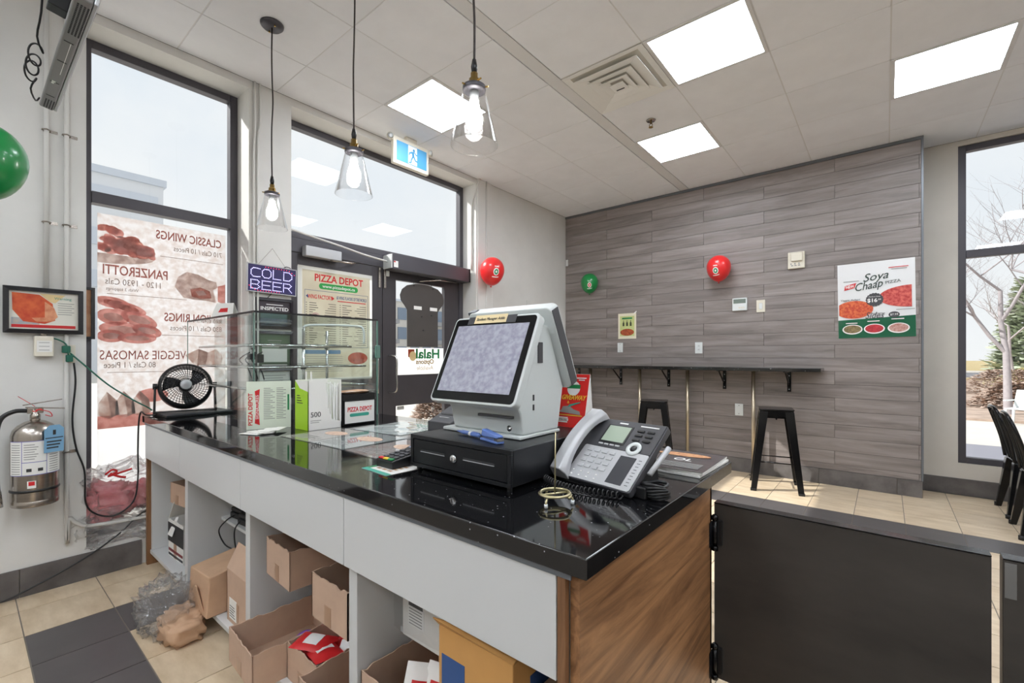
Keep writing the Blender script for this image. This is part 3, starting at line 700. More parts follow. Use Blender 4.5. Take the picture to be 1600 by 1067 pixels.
for z in (1.105, 1.135): part(pt, 'usb_port', m_ink, (-.836, -.833, 1.115, 1.121, z, z+.018), bevel=0)
b = mw(pt); b.lathe([(0, 0), (.009, 0), (.009, .002), (0, .003)], 18, T(-.87, 1.046, 1.055) @ R(PI/2, 'X')); b.build('power_button', m_chrome, pt, True)
# stapler and pen
t = thing('stapler', 'small blue stapler on the front edge of the cash drawer', 'stapler', T(-.885, .985, 1.0216) @ R(-.30, 'Z'))
m_bl = mat('stapler_blue', (96, 124, 190), .35)
MB().box(-.05, .045, -.014, .014, 0, .008).build('base', m_bl, t, bevel=.003)
MB().hexa([(-.045, -.013, .012), (.045, -.013, .016), (.045, .013, .016), (-.045, .013, .012)], [(-.045, -.010, .034), (.045, -.010, .024), (.045, .010, .024), (-.045, .010, .034)]).build('arm', m_bl, t, bevel=.004)
MB().box(.028, .046, -.011, .011, .008, .016).build('anvil', m_chrome, t)
t = thing('pen', 'blue ballpoint pen lying left of the stapler on the drawer', 'pen', T(-.955, 1.005, 1.029) @ R(-.2, 'Z') @ R(-PI/2, 'Y'))
MB().lathe([(0, 0), (.006, .0), (.007, .01), (.007, .09), (.004, .105), (.002, .125), (0, .126)], 12).build('barrel', m_bl, t, True)
MB().box(.006, .0085, -.002, .002, .0, .035).build('clip', m_bl, t)
MB().lathe([(0.0072, .04), (.0073, .052)], 12, cap=False).build('band', m_whiteink, t, True)
# promotional tent card
F = frame((-.862, 1.356, 1.0222), (1, 0, 0), (0, .045, .184))
t = thing('promo_card', 'red folded promotion card with giveaway lettering behind the terminal', 'card', F)
MB().prism(rc(-.062, 0, .062, .19), -.0015, 0).build('front_sheet', mat('card_red', (222, 44, 40), .4), t)
MB(F.inverted()).hexa([(-.924, 1.425, 1.0222), (-.80, 1.425, 1.0222), (-.80, 1.4265, 1.0222), (-.924, 1.4265, 1.0222)], [(-.924, 1.404, 1.208), (-.80, 1.404, 1.208), (-.80, 1.4055, 1.208), (-.924, 1.4055, 1.208)]).build('back_sheet', m_paper, t)
MB(F.inverted()).hexa([(-.802, 1.358, 1.0222), (-.80, 1.358, 1.0222), (-.80, 1.424, 1.0222), (-.802, 1.424, 1.0222)], [(-.802, 1.4015, 1.2), (-.80, 1.4015, 1.2), (-.80, 1.405, 1.2), (-.802, 1.405, 1.2)]).build('side_sheet', m_paper, t)
flat(t, 'badge', ell(.005, .138, .026, .026), m_whiteink); flat(t, 'badge_band', rc(-.022, .138, .032, .152), m_green, .0017)
text(t, 'GIVEAWAY', .008, .105, .017, m_yellow, w=.10, shear=.25, bold=.0006)
text(t, '&', -.01, .088, .010, m_yellow)
flat(t, 'pictured_car', [(-.045, .052), (.045, .046), (.04, .058), (.015, .064), (-.005, .076), (-.03, .072), (-.035, .06)], m_grey, .0016); flat(t, 'pictured_wing', [(-.01, .07), (.038, .088), (.04, .092), (-.005, .08)], m_teal, .0017)
flat(t, 'stripe', rc(-.055, .041, .052, .044), m_yellow)
lines(t, [(-.056, .033, -.004, .004), (-.056, .018, -.004, .004)], m_whiteink); flat(t, 'download_box', rc(-.056, .022, -.002, .030), m_whiteink); text(t, 'DOWNLOAD', -.029, .026, .005, m_ink, w=.048)
lines(t, [(.012, .176, .052, .004), (.022, .169, .046, .003)], m_whiteink)
# desk phone
M0 = T(-.768, 1.128, Z) @ R(-.2, 'Z')
ph = thing('desk_phone', 'silver and dark grey office desk phone with handset at left', 'phone', M0)
Fp = M0 @ T(0, 0, .016) @ R(math.radians(40), 'X')
b = inF(ph, Fp); b.prism(rrect(0, 0, .272, .238, .008), -.022, -.001); b.build('body', m_dgrey, ph, bevel=.003)
b = inF(ph, Fp); b.prism(rrect(.045, .003, .268, .125, .006), -.001, .0015); b.build('lower_face', m_silver, ph)
b = inF(ph, Fp); b.prism(rc(.066, .127, .268, .234), -.001, .001); b.build('upper_face', m_dgrey, ph)
b = inF(ph, Fp); b.prism(rc(.082, .143, .172, .214), .001, .0022); b.build('screen_frame', m_black, ph)
b = inF(ph, Fp); b.prism(rc(.088, .150, .166, .210), .0023, .0028); b.build('lcd_screen', mat('lcd_green', (164, 178, 160), .25), ph)
for i in range(4): b = inF(ph, Fp); b.box(.088+.02*i, .103+.02*i, .134, .140, .001, .004); b.build('soft_key', m_silver, ph, bevel=.001)
for i in range(2):
    for j in range(3): b = inF(ph, Fp); b.box(.190+.033*i, .213+.033*i, .165+.017*j, .172+.017*j, .001, .005); b.build('line_key', m_black, ph, bevel=.001)
b = inF(ph, Fp); b.lathe([(.011, .0015), (.023, .0015), (.023, .005), (.011, .005), (.011, .0015)], 28, T(.212, .137, 0), cap=False); b.build('nav_ring', m_posgrey, ph, True)
b = inF(ph, Fp); b.lathe([(0, .0015), (.0095, .0015), (.0095, .005), (0, .006)], 18, T(.212, .137, 0)); b.build('nav_button', m_black, ph, True)
for j in range(4):
    for i in range(4): b = inF(ph, Fp); b.box(.066+.027*i, .085+.027*i, .043+.02*j, .054+.02*j, .0015, .0045); b.build('key', m_silver, ph, bevel=.0015)
for j in range(2):
    for i in range(4): b = inF(ph, Fp); b.box(.062+.028*i, .067+.028*i, .012+.014*j, .016+.014*j, .0015, .003); b.build('small_key', m_whiteink, ph)
b = inF(ph, Fp); b.prism(rc(.186, .014, .238, .108), .0016, .0024); b.build('label_window', mat('label_window', (70, 70, 74), .12), ph)
b = inF(ph, Fp)
for i in range(9): b.prism(rc(.247, .018+.0105*i, .257, .0195+.0105*i), .0016, .002)
b.build('printed_marks', m_ink, ph)['kind'] = 'stuff'
b = inF(ph, Fp); b.prism(rc(.115, .2215, .145, .226), .001, .0014); b.prism(rc(.19, .2205, .25, .224), .001, .0014); b.build('printed_marks', m_whiteink, ph)['kind'] = 'stuff'
# handset lofted along the body
b = inF(ph, Fp); secs = []
for k in range(13):
    v = k/12; y = -.004+.246*v; e = abs(2*v-1)
    zc = .018+.020*(1-e**2); hw = .026+.006*e**3; th = .015+.012*e**4
    secs.append([(.030+hw*cx, y, zc+th*cz-.010*e**3) for cx, cz in ((-1, -.7), (1, -.7), (1, .3), (.6, 1), (-.6, 1), (-1, .3))])
vs_ = [p for s_ in secs for p in s_]; fs_ = [(i*6+k, i*6+(k+1) % 6, i*6+6+(k+1) % 6, i*6+6+k) for i in range(12) for k in range(6)]+[tuple(range(5, -1, -1)), tuple(72+k for k in range(6))]
b.add(vs_, fs_); b.build('handset', m_silver, ph, bevel=.004, seg=3)
b = MB(); b.hexa([(.05, .06, 0), (.23, .06, 0), (.23, .20, 0), (.05, .20, 0)], [(.05, .075, .062), (.23, .075, .062), (.23, .175, .138), (.05, .175, .138)]); b.build('stand', m_black, ph, bevel=.003)
b = MB(); b.cyl((.285, .07, .055), (.292, .15, .115), .0075, n=12); b.build('side_bar', m_silver, ph, True)
b = MB(); b.box(.20, .30, .03, .10, 0, .03); b.build('foot', m_black, ph, bevel=.004)
pts = []
for i in range(24*16+1):
    a = i/16*2*PI; u = i/(24*16); c0 = Vector((-.010+.27*u, -.035-.03*math.sin(PI*u*1.2), .0105))
    pts.append(c0+Vector((0, math.cos(a)*.0085, math.sin(a)*.0085)))
MB().tube(pts, .0021, 5).build('coiled_cord', m_black, ph, True)
MB().tube(spline([(.005, .0, .02), (-.02, -.01, .012), (-.010, -.035, .0105)], 6), .0022, 5).build('cord_end', m_black, ph, True)
cb = MB()
for i in range(6):
    cb.tube([(.03*math.cos(a)*(1+.2*math.sin(3*a+i)), .024*math.sin(a)*(1+.2*math.cos(2*a+i)), .006+.006*i+.003*math.sin(2*a+i)) for a in [2*PI*q/18 for q in range(18)]], .004, 6, closed=True)
cb = cb.build('cable_bundle', m_black, smooth=True); cb.location = (-.455, 1.13, Z); tag(cb, 'coiled bundle of black cable right of the desk phone', 'cable')
# magazines
m_mag = mat('magazine_cover', (96, 88, 86), .25, rgb2=(54, 52, 56), scale=9, detail=3)
for i in range(2):
    t = thing('magazine', ['dark covered magazine on top of the stack at the counter corner', 'white edged magazine under the dark covered one'][i], 'magazine', T(-.545, 1.545, Z+(.0085 if i == 0 else 0)) @ R(.02 if i == 0 else -.03, 'Z'))
    MB().box(-.125, .122, -.145, .145, 0, .0075).build('pages', m_paper, t, bevel=.001)
    if i == 0:
        MB().grid(lambda u, v: (-.126+.249*u, -.147+.294*v, .0082+.002*math.sin(PI*u)*math.sin(PI*v)), 6, 6).build('cover', m_mag, t, True)
        MB().prism(ell(.0, .07, .09, .028), .0105, .0108).build('pictured_bread', food('bread_print', (214, 160, 110), (170, 110, 70), 60), t)
        text(t, 'OL', .02, -.01, .035, m_whiteink, z=.0108, shear=.15); lines(t, [(-.10, -.06-.014*q, .10, .006) for q in range(5)], m_grey, .0106)
# spiral bill holder with spike
t = thing('bill_spike', 'gold wire spiral paper holder with a tall thin spike', 'bill holder', (-.632, .935, Z))
pts = [(.040*(1-.12*k/40)*math.cos(k*.33), .040*(1-.12*k/40)*math.sin(k*.33), .020+.006*math.sin(k*.06)) for k in range(42)]
MB().tube(pts, .0032, 8).build('wire_ring', m_goldwire, t, True)
for a in (.6, 2.7, 4.8):
    l_ = MB().tube(spline([(.038*math.cos(a), .038*math.sin(a), .020), (.044*math.cos(a), .044*math.sin(a), .010), (.043*math.cos(a), .043*math.sin(a), .001)], 4), .0028, 6).build('leg', m_goldwire, t, True)
    MB().cyl((.043*math.cos(a), .043*math.sin(a), 0), (.044*math.cos(a), .044*math.sin(a), .009), .0045, n=8).build('tip', m_wp, l_, True)
MB().tube([(.034*math.cos(4.0), .034*math.sin(4.0), .022), (0, 0, .024), (.036*math.cos(1.2), .036*math.sin(1.2), .022)], .0028, 6).build('cross_wire', m_goldwire, t, True)
MB().cyl((0, 0, .022), (0.002, 0, .178), .0022, .0012, 8).build('spike', m_goldwire, t, True)
# card payment pad on a flyer, receipt printer
t = thing('flyer', 'small coloured flyer with teal edge under the payment pad', 'flyer', T(-1.238, .91, Z) @ R(-.05, 'Z'))
MB().box(-.072, .072, -.085, .085, 0, .0008).build('sheet', m_paper, t); flat(t, 'teal_edge', rc(-.072, -.085, .072, -.066), m_teal); flat(t, 'green_edge', rc(-.072, -.066, -.055, .085), m_green)
lines(t, [(-.04+.03*q, -.045+.02*w_, -.02+.03*q, .01) for q in range(3) for w_ in range(4)], food('flyer_print', (200, 170, 130), (150, 90, 70), 90), .0012)
t = thing('payment_pad', 'black card payment keypad with yellow key left of the drawer', 'payment terminal', T(-1.258, .875, Z+.0012))
b = MB(); b.xf = M; b.prism([(0, 0), (.185, 0), (.185, .062), (.115, .040), (.0, .026)], -.046, .046); b.build('body', m_black, t, bevel=.005)
Fk = frame((0, .0, .0262), (1, 0, 0), (0, .115, .014))
for i in range(3):
    for j in range(4): b = MB(Fk); b.box(-.034+.025*i, -.015+.025*i, .022+.022*j, .036+.022*j, 0, .004); b.build('key', m_dgrey, t, bevel=.001)
for i, mm in enumerate((m_red, m_yellow, m_green)): b = MB(Fk); b.box(-.036+.025*i, -.014+.025*i, .004, .016, 0, .0045); b.build('coloured_key', mm, t, bevel=.001)
b = MB(frame((0, .115, .0402), (1, 0, 0), (0, .07, .022))); b.prism(rc(-.034, .010, .034, .062), .0003, .0012); b.build('display', mat('pad_display', (140, 146, 168), .15), t)
t = thing('receipt_printer', 'low black receipt printer behind the cash drawer', 'printer', T(-1.715, 1.44, Z))
b = MB(); b.xf = M; b.prism([(0, 0), (.215, 0), (.215, .10), (.17, .122), (.02, .058), (0, .052)], 0, .155); b.build('body', m_dgrey, t, bevel=.005)
b = MB(frame((.0775, .02, .0585), (1, 0, 0), (0, .15, .064))); b.box(-.055, .055, .052, .066, -.002, .0015); b.build('paper_slot', m_black, t)
b = MB(frame((.0775, .02, .0585), (1, 0, 0), (0, .15, .064))); b.prism(rc(-.04, .025, .03, .028), .0005, .0012); b.build('paper_edge', m_whiteink, t)
# laminated menus lying flat
mm_ = [food('menu_print_a', (226, 224, 220), (196, 186, 170), 16), food('menu_print_b', (222, 228, 226), (178, 196, 194), 12), food('menu_print_c', (228, 224, 220), (206, 180, 170), 14)]
for i, (x, y, w_, h_, rz, lab) in enumerate(((-2.015, 1.085, .23, .29, .05, 'laminated menu lying flat, the one nearest the straw box'), (-1.765, 1.10, .25, .30, .02, 'laminated menu lying flat, middle one of the row'), (-1.49, 1.09, .24, .29, -.03, 'laminated menu lying flat, the one nearest the payment pad'))):
    t = thing('laminated_menu', lab, 'menu', T(x, y, Z) @ R(rz, 'Z'), group='laminated menus on the worktop')
    MB().box(-w_/2, w_/2, -h_/2, h_/2, 0, .0012).build('sheet', mm_[i], t); MB().box(-w_/2-.008, w_/2+.008, -h_/2-.008, h_/2+.008, .0013, .0017).build('lamination', m_vinyl, t)
    MB().prism(ell(.02, .04, w_*.3, h_*.14), .0018, .0020).build('pictured_food', food('menu_food', (214, 188, 164), (184, 150, 132), 60), t)
    lines(t, [(-w_*.4, -h_*.4+.014*q, w_*(.1+.08*(q % 3)), .004) for q in range(5)], m_grey, .0018)
t = thing('clear_sheet', 'shiny clear plastic sheet over papers in front of the printer', 'plastic sheet', T(-1.86, 1.36, Z) @ R(.1, 'Z'))
MB().box(-.20, .13, -.09, .22, 0, .001).build('papers', mm_[1], t); MB().grid(lambda u, v: (-.22+.36*u, -.10+.34*v, .004+.003*noise.noise((u*5, v*5, 3))), 16, 16).build('film', m_vinyl, t, True)
# napkin dispenser
t = thing('napkin_dispenser', 'black napkin dispenser with red lettered front plate beside straws', 'napkin dispenser', frame((-2.178, 1.362, Z), (0, 1, 0), (0, 0, 1)))
MB().box(-.098, .098, 0, .165, -.112, -.002).build('body', m_black, t, bevel=.004)
MB().box(-.09, .09, .01, .128, -.001, .003).build('front_plate', m_paper, t, bevel=.001)
q = MB(); q.box(-.094, .094, .006, .011, -.001, .0055); q.box(-.094, .094, .127, .132, -.001, .0055); q.box(-.094, -.089, .011, .127, -.001, .0055); q.box(.089, .094, .011, .127, -.001, .0055); q.build('plate_frame', m_black, t)
text(t, 'PIZZA DEPOT', 0, .082, .024, m_red, z=.0035, w=.145, bold=.0008); flat(t, 'green_pill', rrect(-.06, .045, .055, .062, .008), m_teal, .0032)
MB().grid(lambda u, v: (-.1+.2*u, .166+.012*v+.006*noise.noise((u*4, v*3, 2)), -.10+.115*v), 10, 6).build('paper_top', m_paper, t, True)
MB().blob((0, .172, -.055), (.085, .012, .045), 5, .3, 3, 18, 10).build('napkins', m_kraft, t, True)
# straw box
t = thing('straw_box', 'white and lime green straw carton marked 500', 'straw box', T(-2.305, 1.077, Z))
m_lime = mat('lime_print', (166, 212, 40), .5)
q = MB(); q.box(0, .135, 0, .003, 0, .245); q.build('green_side', m_lime, t)
MB().box(0, .135, .171, .174, 0, .245).build('back_side', m_paper, t)
q = MB(Matrix(((0, 0, 1, .132), (1, 0, 0, 0), (0, 1, 0, 0), (0, 0, 0, 1)))); q.prism([(0, 0), (.174, 0), (.174, .03), (.125, .045), (.100, .11), (.090, .243), (.0, .245)], 0, .003); q.build('front_side', m_paper, t)
MB().box(0, .003, .003, .171, 0, .245).build('rear_side', m_paper, t); MB().box(.003, .132, .003, .171, .001, .003).build('bottom', m_paper, t)
Fb = frame((.1352, 0, 0), (0, 1, 0), (0, 0, 1))
o = text(t, '500', 0, 0, .026, m_ink); o.matrix_local = Fb @ T(.038, .075, .0006)
q = MB(Fb); q.prism(rc(.012, .045, .065, .048), .0002, .0006); q.prism(rc(.012, .036, .055, .039), .0002, .0006); q.build('printed_lines', m_grey, t)['kind'] = 'stuff'
q = MB(frame((0, -.0002, 0), (1, 0, 0), (0, 0, 1)))
for i in range(4): q.prism(rc(.02, .13+.012*i, .08-.01*i, .134+.012*i), .0001, .0006)
q.build('printed_lines', m_ink, t)['kind'] = 'stuff'; q = MB(frame((0, -.0002, 0), (1, 0, 0), (0, 0, 1))); q.prism([(0, .245), (.135, .245), (.135, .19), (.05, .205)], .0001, .0005); q.build('white_top', m_paper, t)
r3 = random.Random(11); s0 = None
for i in range(20):
    x, y = .108+.018*r3.random(), .088+.075*(i/19); h = .20+.03*r3.random()
    if i in (3, 11): h = .285; y = .01+.02*(i == 11)
    if i < 3: y = .02+.02*i
    L_ = 'white wrapped straw standing upright in the open carton' if h < .28 else 'tall white straw sticking out above the carton, the '+('left one' if i == 3 else 'right one')
    M_ = T(-2.305+x, 1.077+y, Z+.004) @ R(r3.uniform(-.04, .04), 'X') @ R(r3.uniform(-.03, .03), 'Y')
    s_ = MB().box(-.003, .003, -.0035, .0035, 0, h).build('drinking_straw', m_whiteink, bevel=.002)
    s_.matrix_world = M_; tag(s_, L_, 'straw', 'wrapped straws in the carton')
# folded menu leaflet rack
F = frame((-2.44, .90, Z), (.08, .19, 0), (0, 0, 1))
t = thing('menu_leaflet', 'upright take-out menu leaflet with red lettering beside lime carton', 'leaflet', F)
MB().box(0, .198, 0, .238, -.010, 0).build('leaflet', mat('pale_green_paper', (220, 228, 212), .5), t)
text(t, 'PIZZA DEPOT', .018, .10, .019, m_red, z=.001, w=.16, rot=PI/2, bold=.0006)
flat(t, 'ribbon', [(.036, .03), (.058, .02), (.052, .11), (.058, .2), (.036, .19), (.042, .11)], m_red, .001); text(t, 'SIGNATURES', .047, .11, .013, m_whiteink, z=.002, w=.12, rot=PI/2)
lines(t, [(.075, .05+.009*q, .125-.01*(q % 3), .003) for q in range(18)]+[(.132, .05+.009*q, .175-.012*(q % 2), .003) for q in range(18)], m_grey, .001)
flat(t, 'green_strip', rc(.182, .09, .19, .17), m_green, .001)
# white paper sleeves
for i in range(9):
    s_ = MB().box(-.055, .055, -.022, .022, 0, .0012).build('paper_sleeve', m_paper)
    s_.matrix_world = T(-2.30+.012*(i % 3), .885+.012*i-.03*(i % 2), Z+.0016*i) @ R(.5-.16*i, 'Z') @ R(.0, 'X'); tag(s_, 'white paper sleeve in the loose fanned pile before the leaflet', 'paper sleeve', 'fanned pile of paper sleeves')

# glass display case
dc = thing('display_case', 'empty glass warming display case at the far end of the worktop', 'display case', (-2.99, 1.3, Z))
X0c, X1c, Y0c, Y1c, Zb, Zt = -3.515, -2.462, .945, 1.665, Z, 1.495
part(dc, 'front_pane', m_case, (X1c-.006, X1c, Y0c, Y1c, Zb, Zt), bevel=0)
part(dc, 'end_pane', m_case, (X0c, X1c-.006, Y1c-.006, Y1c, Zb, Zt), bevel=0)
part(dc, 'top_pane', m_case, (X0c, X1c, Y0c, Y1c, Zt, Zt+.006), bevel=0)
part(dc, 'sliding_pane', m_case, (X0c+.45, X1c-.03, Y0c+.012, Y0c+.017, Zb+.02, Zt-.01), bevel=0)
m_ce = m_caseedge
part(dc, 'edge_trim', m_black, (X0c, X1c, Y0c-.004, Y0c, Zt-.002, Zt+.008), (X1c, X1c+.004, Y0c-.004, Y1c, Zt-.002, Zt+.008), bevel=0)
part(dc, 'glass_edge', m_ce, (X1c-.006, X1c+.001, Y0c-.003, Y0c, Zb, Zt), (X1c-.003, X1c+.003, Y1c-.006, Y1c+.002, Zb, Zt), (X0c, X0c+.006, Y0c-.003, Y0c, Zb+.2, Zt), bevel=0)
part(dc, 'hinge_clip', m_ce, (X1c, X1c+.014, Y1c-.02, Y1c+.012, 1.26, 1.34), bevel=.003)
for k, (z, d) in enumerate(((1.335, .56), (1.215, .66), (1.095, .68))):
    s_ = part(dc, 'glass_shelf', m_case, (X0c+.08, X1c-.10-.03*k, Y0c+.06, Y0c+d, z, z+.006), bevel=0)
    for y in (Y0c+.055, Y0c+d+.005): b = mw(dc); b.cyl((X0c+.04, y, z-.004), (X1c-.08, y, z-.004), .006, n=8); b.build('shelf_rail', m_chrome, dc, True)
    b = mw(dc); b.cyl((X1c-.085, Y0c+.05, z-.004), (X1c-.085, Y0c+d+.03, z-.004), .006, n=8); b.build('shelf_rail', m_chrome, dc, True)
for x, y in ((X1c-.10, Y0c+.30), (X0c+.25, Y0c+.30), (X0c+.62, Y1c-.10)):
    b = mw(dc); b.cyl((x, y, Zb), (x, y, 1.44), .0085, n=10); b.build('post', m_chrome, dc, True)
    for z in (1.33, 1.21, 1.09): b = mw(dc); b.cyl((x, y, z-.012), (x, y, z+.012), .016, n=12); b.build('clamp', m_chrome, dc, True)
b = mw(dc); b.tube(spline([(X1c-.10, Y0c+.30, 1.42), (X1c-.10, Y0c+.33, 1.45), (X1c-.10, Y1c-.10, 1.46), (X1c-.08, Y1c-.05, 1.44), (X1c-.08, Y1c-.045, 1.35)], 5), .007, 8); b.build('top_tube', m_wp, dc, True)
b = mw(dc)
for i in range(3): b.tube(spline([(X0c+.2+.1*i, Y0c+.3, 1.30), (X0c+.16+.1*i, Y0c+.25, 1.25), (X0c+.22+.1*i, Y0c+.28, 1.19), (X0c+.15+.1*i, Y0c+.33, 1.12)], 5), .004, 6)
b.build('loose_wire', m_black, dc, True)
part(dc, 'socket', m_black, (X0c+.23, X0c+.29, Y0c+.27, Y0c+.31, 1.25, 1.29), (X0c+.36, X0c+.40, Y0c+.27, Y0c+.31, 1.23, 1.285), bevel=.004)
t = thing('tent_card', 'small white folded card with red print on top of the display case', 'card', T(-3.02, 1.0, 1.5016) @ R(.55, 'Z'))
MB().prism([(-.075, 0), (.075, 0), (.062, .001), (-.062, .001)], 0, .001).build('foot', m_paper, t)
for s_ in (1, -1):
    MB().hexa([(-.07, s_*.03, 0), (.07, s_*.03, 0), (.07, s_*.0285, 0), (-.07, s_*.0285, 0)], [(-.055, s_*.0015, .085), (.055, s_*.0015, .085), (.055, 0, .085), (-.055, 0, .085)]).build('panel', m_paper, t)
b = MB(frame((0, -.0302, 0), (1, 0, 0), (0, .0285, .085))); b.prism([(-.03, .03), (.03, .032), (.026, .058), (-.02, .055)], .0004, .0009); b.build('print', m_red, t)
# laptop and fan
lp = t = thing('closed_laptop', 'closed thin black laptop under the fan at the counter end', 'laptop', T(-3.395, .945, Z) @ R(.05, 'Z'))
MB().box(-.125, .125, -.18, .18, 0, .009).build('base', m_black, t, bevel=.003); MB().box(-.125, .125, -.18, .18, .0095, .016).build('lid', m_dgrey, t, bevel=.003)
fz = Z+.0166
Mf = T(-3.405, .905, fz) @ R(-.22, 'Z')
fn = thing('desk_fan', 'round black desk fan with grille standing on the laptop', 'fan', Mf)
Ff = frame((0, 0, .163), (0, 1, 0), (-.24, 0, .97))
b = MB(Ff); b.lathe([(.122, .03), (.136, .022), (.142, 0), (.142, -.05), (.13, -.085), (.124, -.085), (.132, -.05), (.132, 0), (.128, .02), (.122, .03)], 40, cap=False); b.build('housing', m_black, fn, True)
b = MB(Ff)
for r_ in (.040, .054, .068, .082, .096, .110, .122): b.tube([(r_*math.cos(2*PI*k/36), r_*math.sin(2*PI*k/36), .03+.012*(1-(r_/.122)**2)) for k in range(36)], .0014, 4, closed=True)
for i in range(44):
    a = 2*PI*i/44; b.tube([(r_*math.cos(a+2.2*r_), r_*math.sin(a+2.2*r_), .030+.013*(1-(r_/.122)**2)) for r_ in (.03, .06, .09, .124)], .0017, 4)
b.build('grille', m_gloss, fn, True)
b = MB(Ff); b.lathe([(0, .048), (.026, .046), (.033, .040), (.033, .034), (0, .034)], 24); hb = b.build('hub_badge', m_silver, fn, True)
b = MB(Ff)
for i in range(3):
    a0 = 2*PI*i/3
    def bl(u, v):
        r_ = .025+.093*v; a = a0+(.95-.2*v)*u+.5*v; return (r_*math.cos(a), r_*math.sin(a), -.012-.028*u)
    b.grid(bl, 6, 6)
b.build('blades', m_dgrey, fn, True, solid=.002)
b = MB(Ff); b.lathe([(0, -.08), (.03, -.08), (.035, -.07), (.03, .005), (0, .008)], 20); b.build('motor', m_black, fn, True)
for s_ in (-1, 1):
    MB().hexa([(-.03, s_*.150, 0), (.03, s_*.150, 0), (.03, s_*.163, 0), (-.03, s_*.163, 0)], [(-.014, s_*.146, .175), (.014, s_*.146, .175), (.014, s_*.158, .175), (-.014, s_*.158, .175)]).build('arm', m_black, fn, bevel=.004)
    MB().cyl((0, s_*.142, .163), (0, s_*.164, .163), .018, n=16).build('pivot', m_black, fn, True)
b = MB(); b.grid(lambda u, v: ((.045-.05*math.sin(PI*u))*0+(-.03+.06*v)+.045*math.sin(PI*u), -.163+.326*u, .003+.004*math.sin(PI*u)), 18, 2); b.build('base_bow', m_black, fn, True, solid=.006)
# ------------------------------------------------------------------ pendants
def pendant(x, label):
    t = thing('pendant_lamp', label, 'pendant lamp', (x, 1.186, 2.035), 0, 'glass pendant lamps over the counter')
    H = ZC-2.035
    MB().lathe([(0, H-.022), (.052, H-.022), (.062, H-.012), (.064, H-.0005), (0, H-.0005)], 28).build('canopy', m_dark, t, True)
    q = MB()
    for s in (-1, 1): q.cyl((s*.038, 0, H-.03), (s*.038, 0, H-.02), .005, n=8)
    q.build('canopy_screws', m_brass, t)
    rr = random.Random(int(x*100))
    MB().tube(spline([(rr.uniform(-.004, .004) if 0 < k < 6 else 0, rr.uniform(-.004, .004) if 0 < k < 6 else 0, .30+(H-.32)*k/6) for k in range(7)], 5), .0042, 6).build('cord', mat('cord_brown', (50, 42, 40), .7), t, True)
    MB().lathe([(0, .262), (.009, .262), (.012, .285), (.007, .312), (0, .312)], 16).build('cord_grip', m_black, t, True)
    MB().lathe([(0, .205), (.026, .205), (.026, .222), (.019, .224), (.019, .24), (.013, .243), (.013, .262), (0, .262)], 20).build('socket', m_brass, t, True)
    q = MB().cyl((.015, 0, .232), (.034, 0, .232), .003, n=8); q.build('socket_screw', m_brass, t)
    MB().lathe([(.0, .197), (.040, .197), (.042, .200), (.042, .213), (.028, .216), (0, .216)], 24).build('collar', m_dark, t, True)
    for k in range(3):
        q = MB(); a = 2*PI*k/3+.4; q.cyl((.040*math.cos(a), .040*math.sin(a), .206), (.054*math.cos(a), .054*math.sin(a), .206), .0028, n=6); q.build('thumb_screw', m_brass, t)
    MB().lathe([(.038, .205), (.040, .196), (.085, .003), (.0855, 0), (.083, .0), (.0375, .196), (.036, .205)], 40, cap=False).build('glass_shade', m_shade, t, True)
    MB().lathe([(0, .052), (.014, .055), (.026, .068), (.031, .088), (.029, .108), (.019, .140), (.0155, .165), (0, .165)], 24).build('bulb', m_bulb, t, True)
    MB().lathe([(0, .164), (.0165, .164), (.0165, .197), (0, .197)], 16).build('bulb_base', m_wp, t, True)
    return t
p1 = pendant(-2.832, 'clear glass pendant lamp farthest left, hanging before the lit sign')
p2 = pendant(-1.945, 'clear glass pendant lamp, middle of the three, before the transom')
p3 = pendant(-1.153, 'clear glass pendant lamp nearest and largest, beside the ceiling light')

# ------------------------------------------------------------------ television on the ceiling, left
F = frame((-2.62, .285, 2.47), (1, 0, 0), (0, .2, 1))
t = thing('television', 'grey television hung from the ceiling, seen from below at upper left', 'television', F)
m_tv = mat('tv_grey', (126, 124, 124), .4)
MB().box(-.53, .53, 0, .62, -.005, .045).build('housing', m_tv, t, bevel=.008)
MB().box(-.53, .53, .005, .615, -.018, -.0055).build('screen_bezel', m_silver, t, bevel=.004)
MB().box(-.50, .50, .03, .59, -.0195, -.0185).build('screen', m_gloss, t)
for x0, x1 in ((.27, .50), (-.51, -.40)):
    g_ = MB(); nx = int((x1-x0)/.012)
    for i in range(nx):
        for j in range(4): g_.box(x0+.012*i, x0+.012*i+.007, -.0015, .0005, -.001+.009*j, .004+.009*j)
    g_.build('speaker_grille', m_ink, t)['kind'] = 'stuff'
MB().box(-.10, .20, -.001, .0005, .012, .014).build('seam', m_whiteink, t)
for x in (-.36, -.2, .02, .2): MB().box(x, x+.004, -.0012, .0005, .006, .034).build('seam', m_ink, t)
q = MB(); q.box(-.215, -.20, -.0014, .0005, .022, .03); q.box(-.198, -.185, -.0014, .0005, .018, .03); q.build('rating_mark', m_whiteink, t)
MB().box(.16, .22, .10, .40, .045, .10).build('mount_plate', m_black, t, bevel=.004)
b = MB(F.inverted()); b.cyl((-2.43, .30, 2.75), (-2.43, .12, 2.80), .02, n=10); b.cyl((-2.43, .12, 2.79), (-2.43, .12, ZC), .022, n=12); b.build('ceiling_arm', m_black, t, True)
b = MB(F.inverted()); b.lathe([(.0, 0), (.07, 0), (.07, .012), (0, .012)], 20, T(-2.43, .12, ZC-.0125)); b.build('ceiling_plate', m_black, t, True)
pts = [(-2.44, .20, 2.72), (-2.52, .20, 2.60), (-2.60, .195, 2.54)]
for k in range(26):
    a = k*.75; pts.append((-2.64-.010*k+.012*math.sin(a*.5), .195+.02*math.cos(a), 2.50+.035*math.sin(a)))
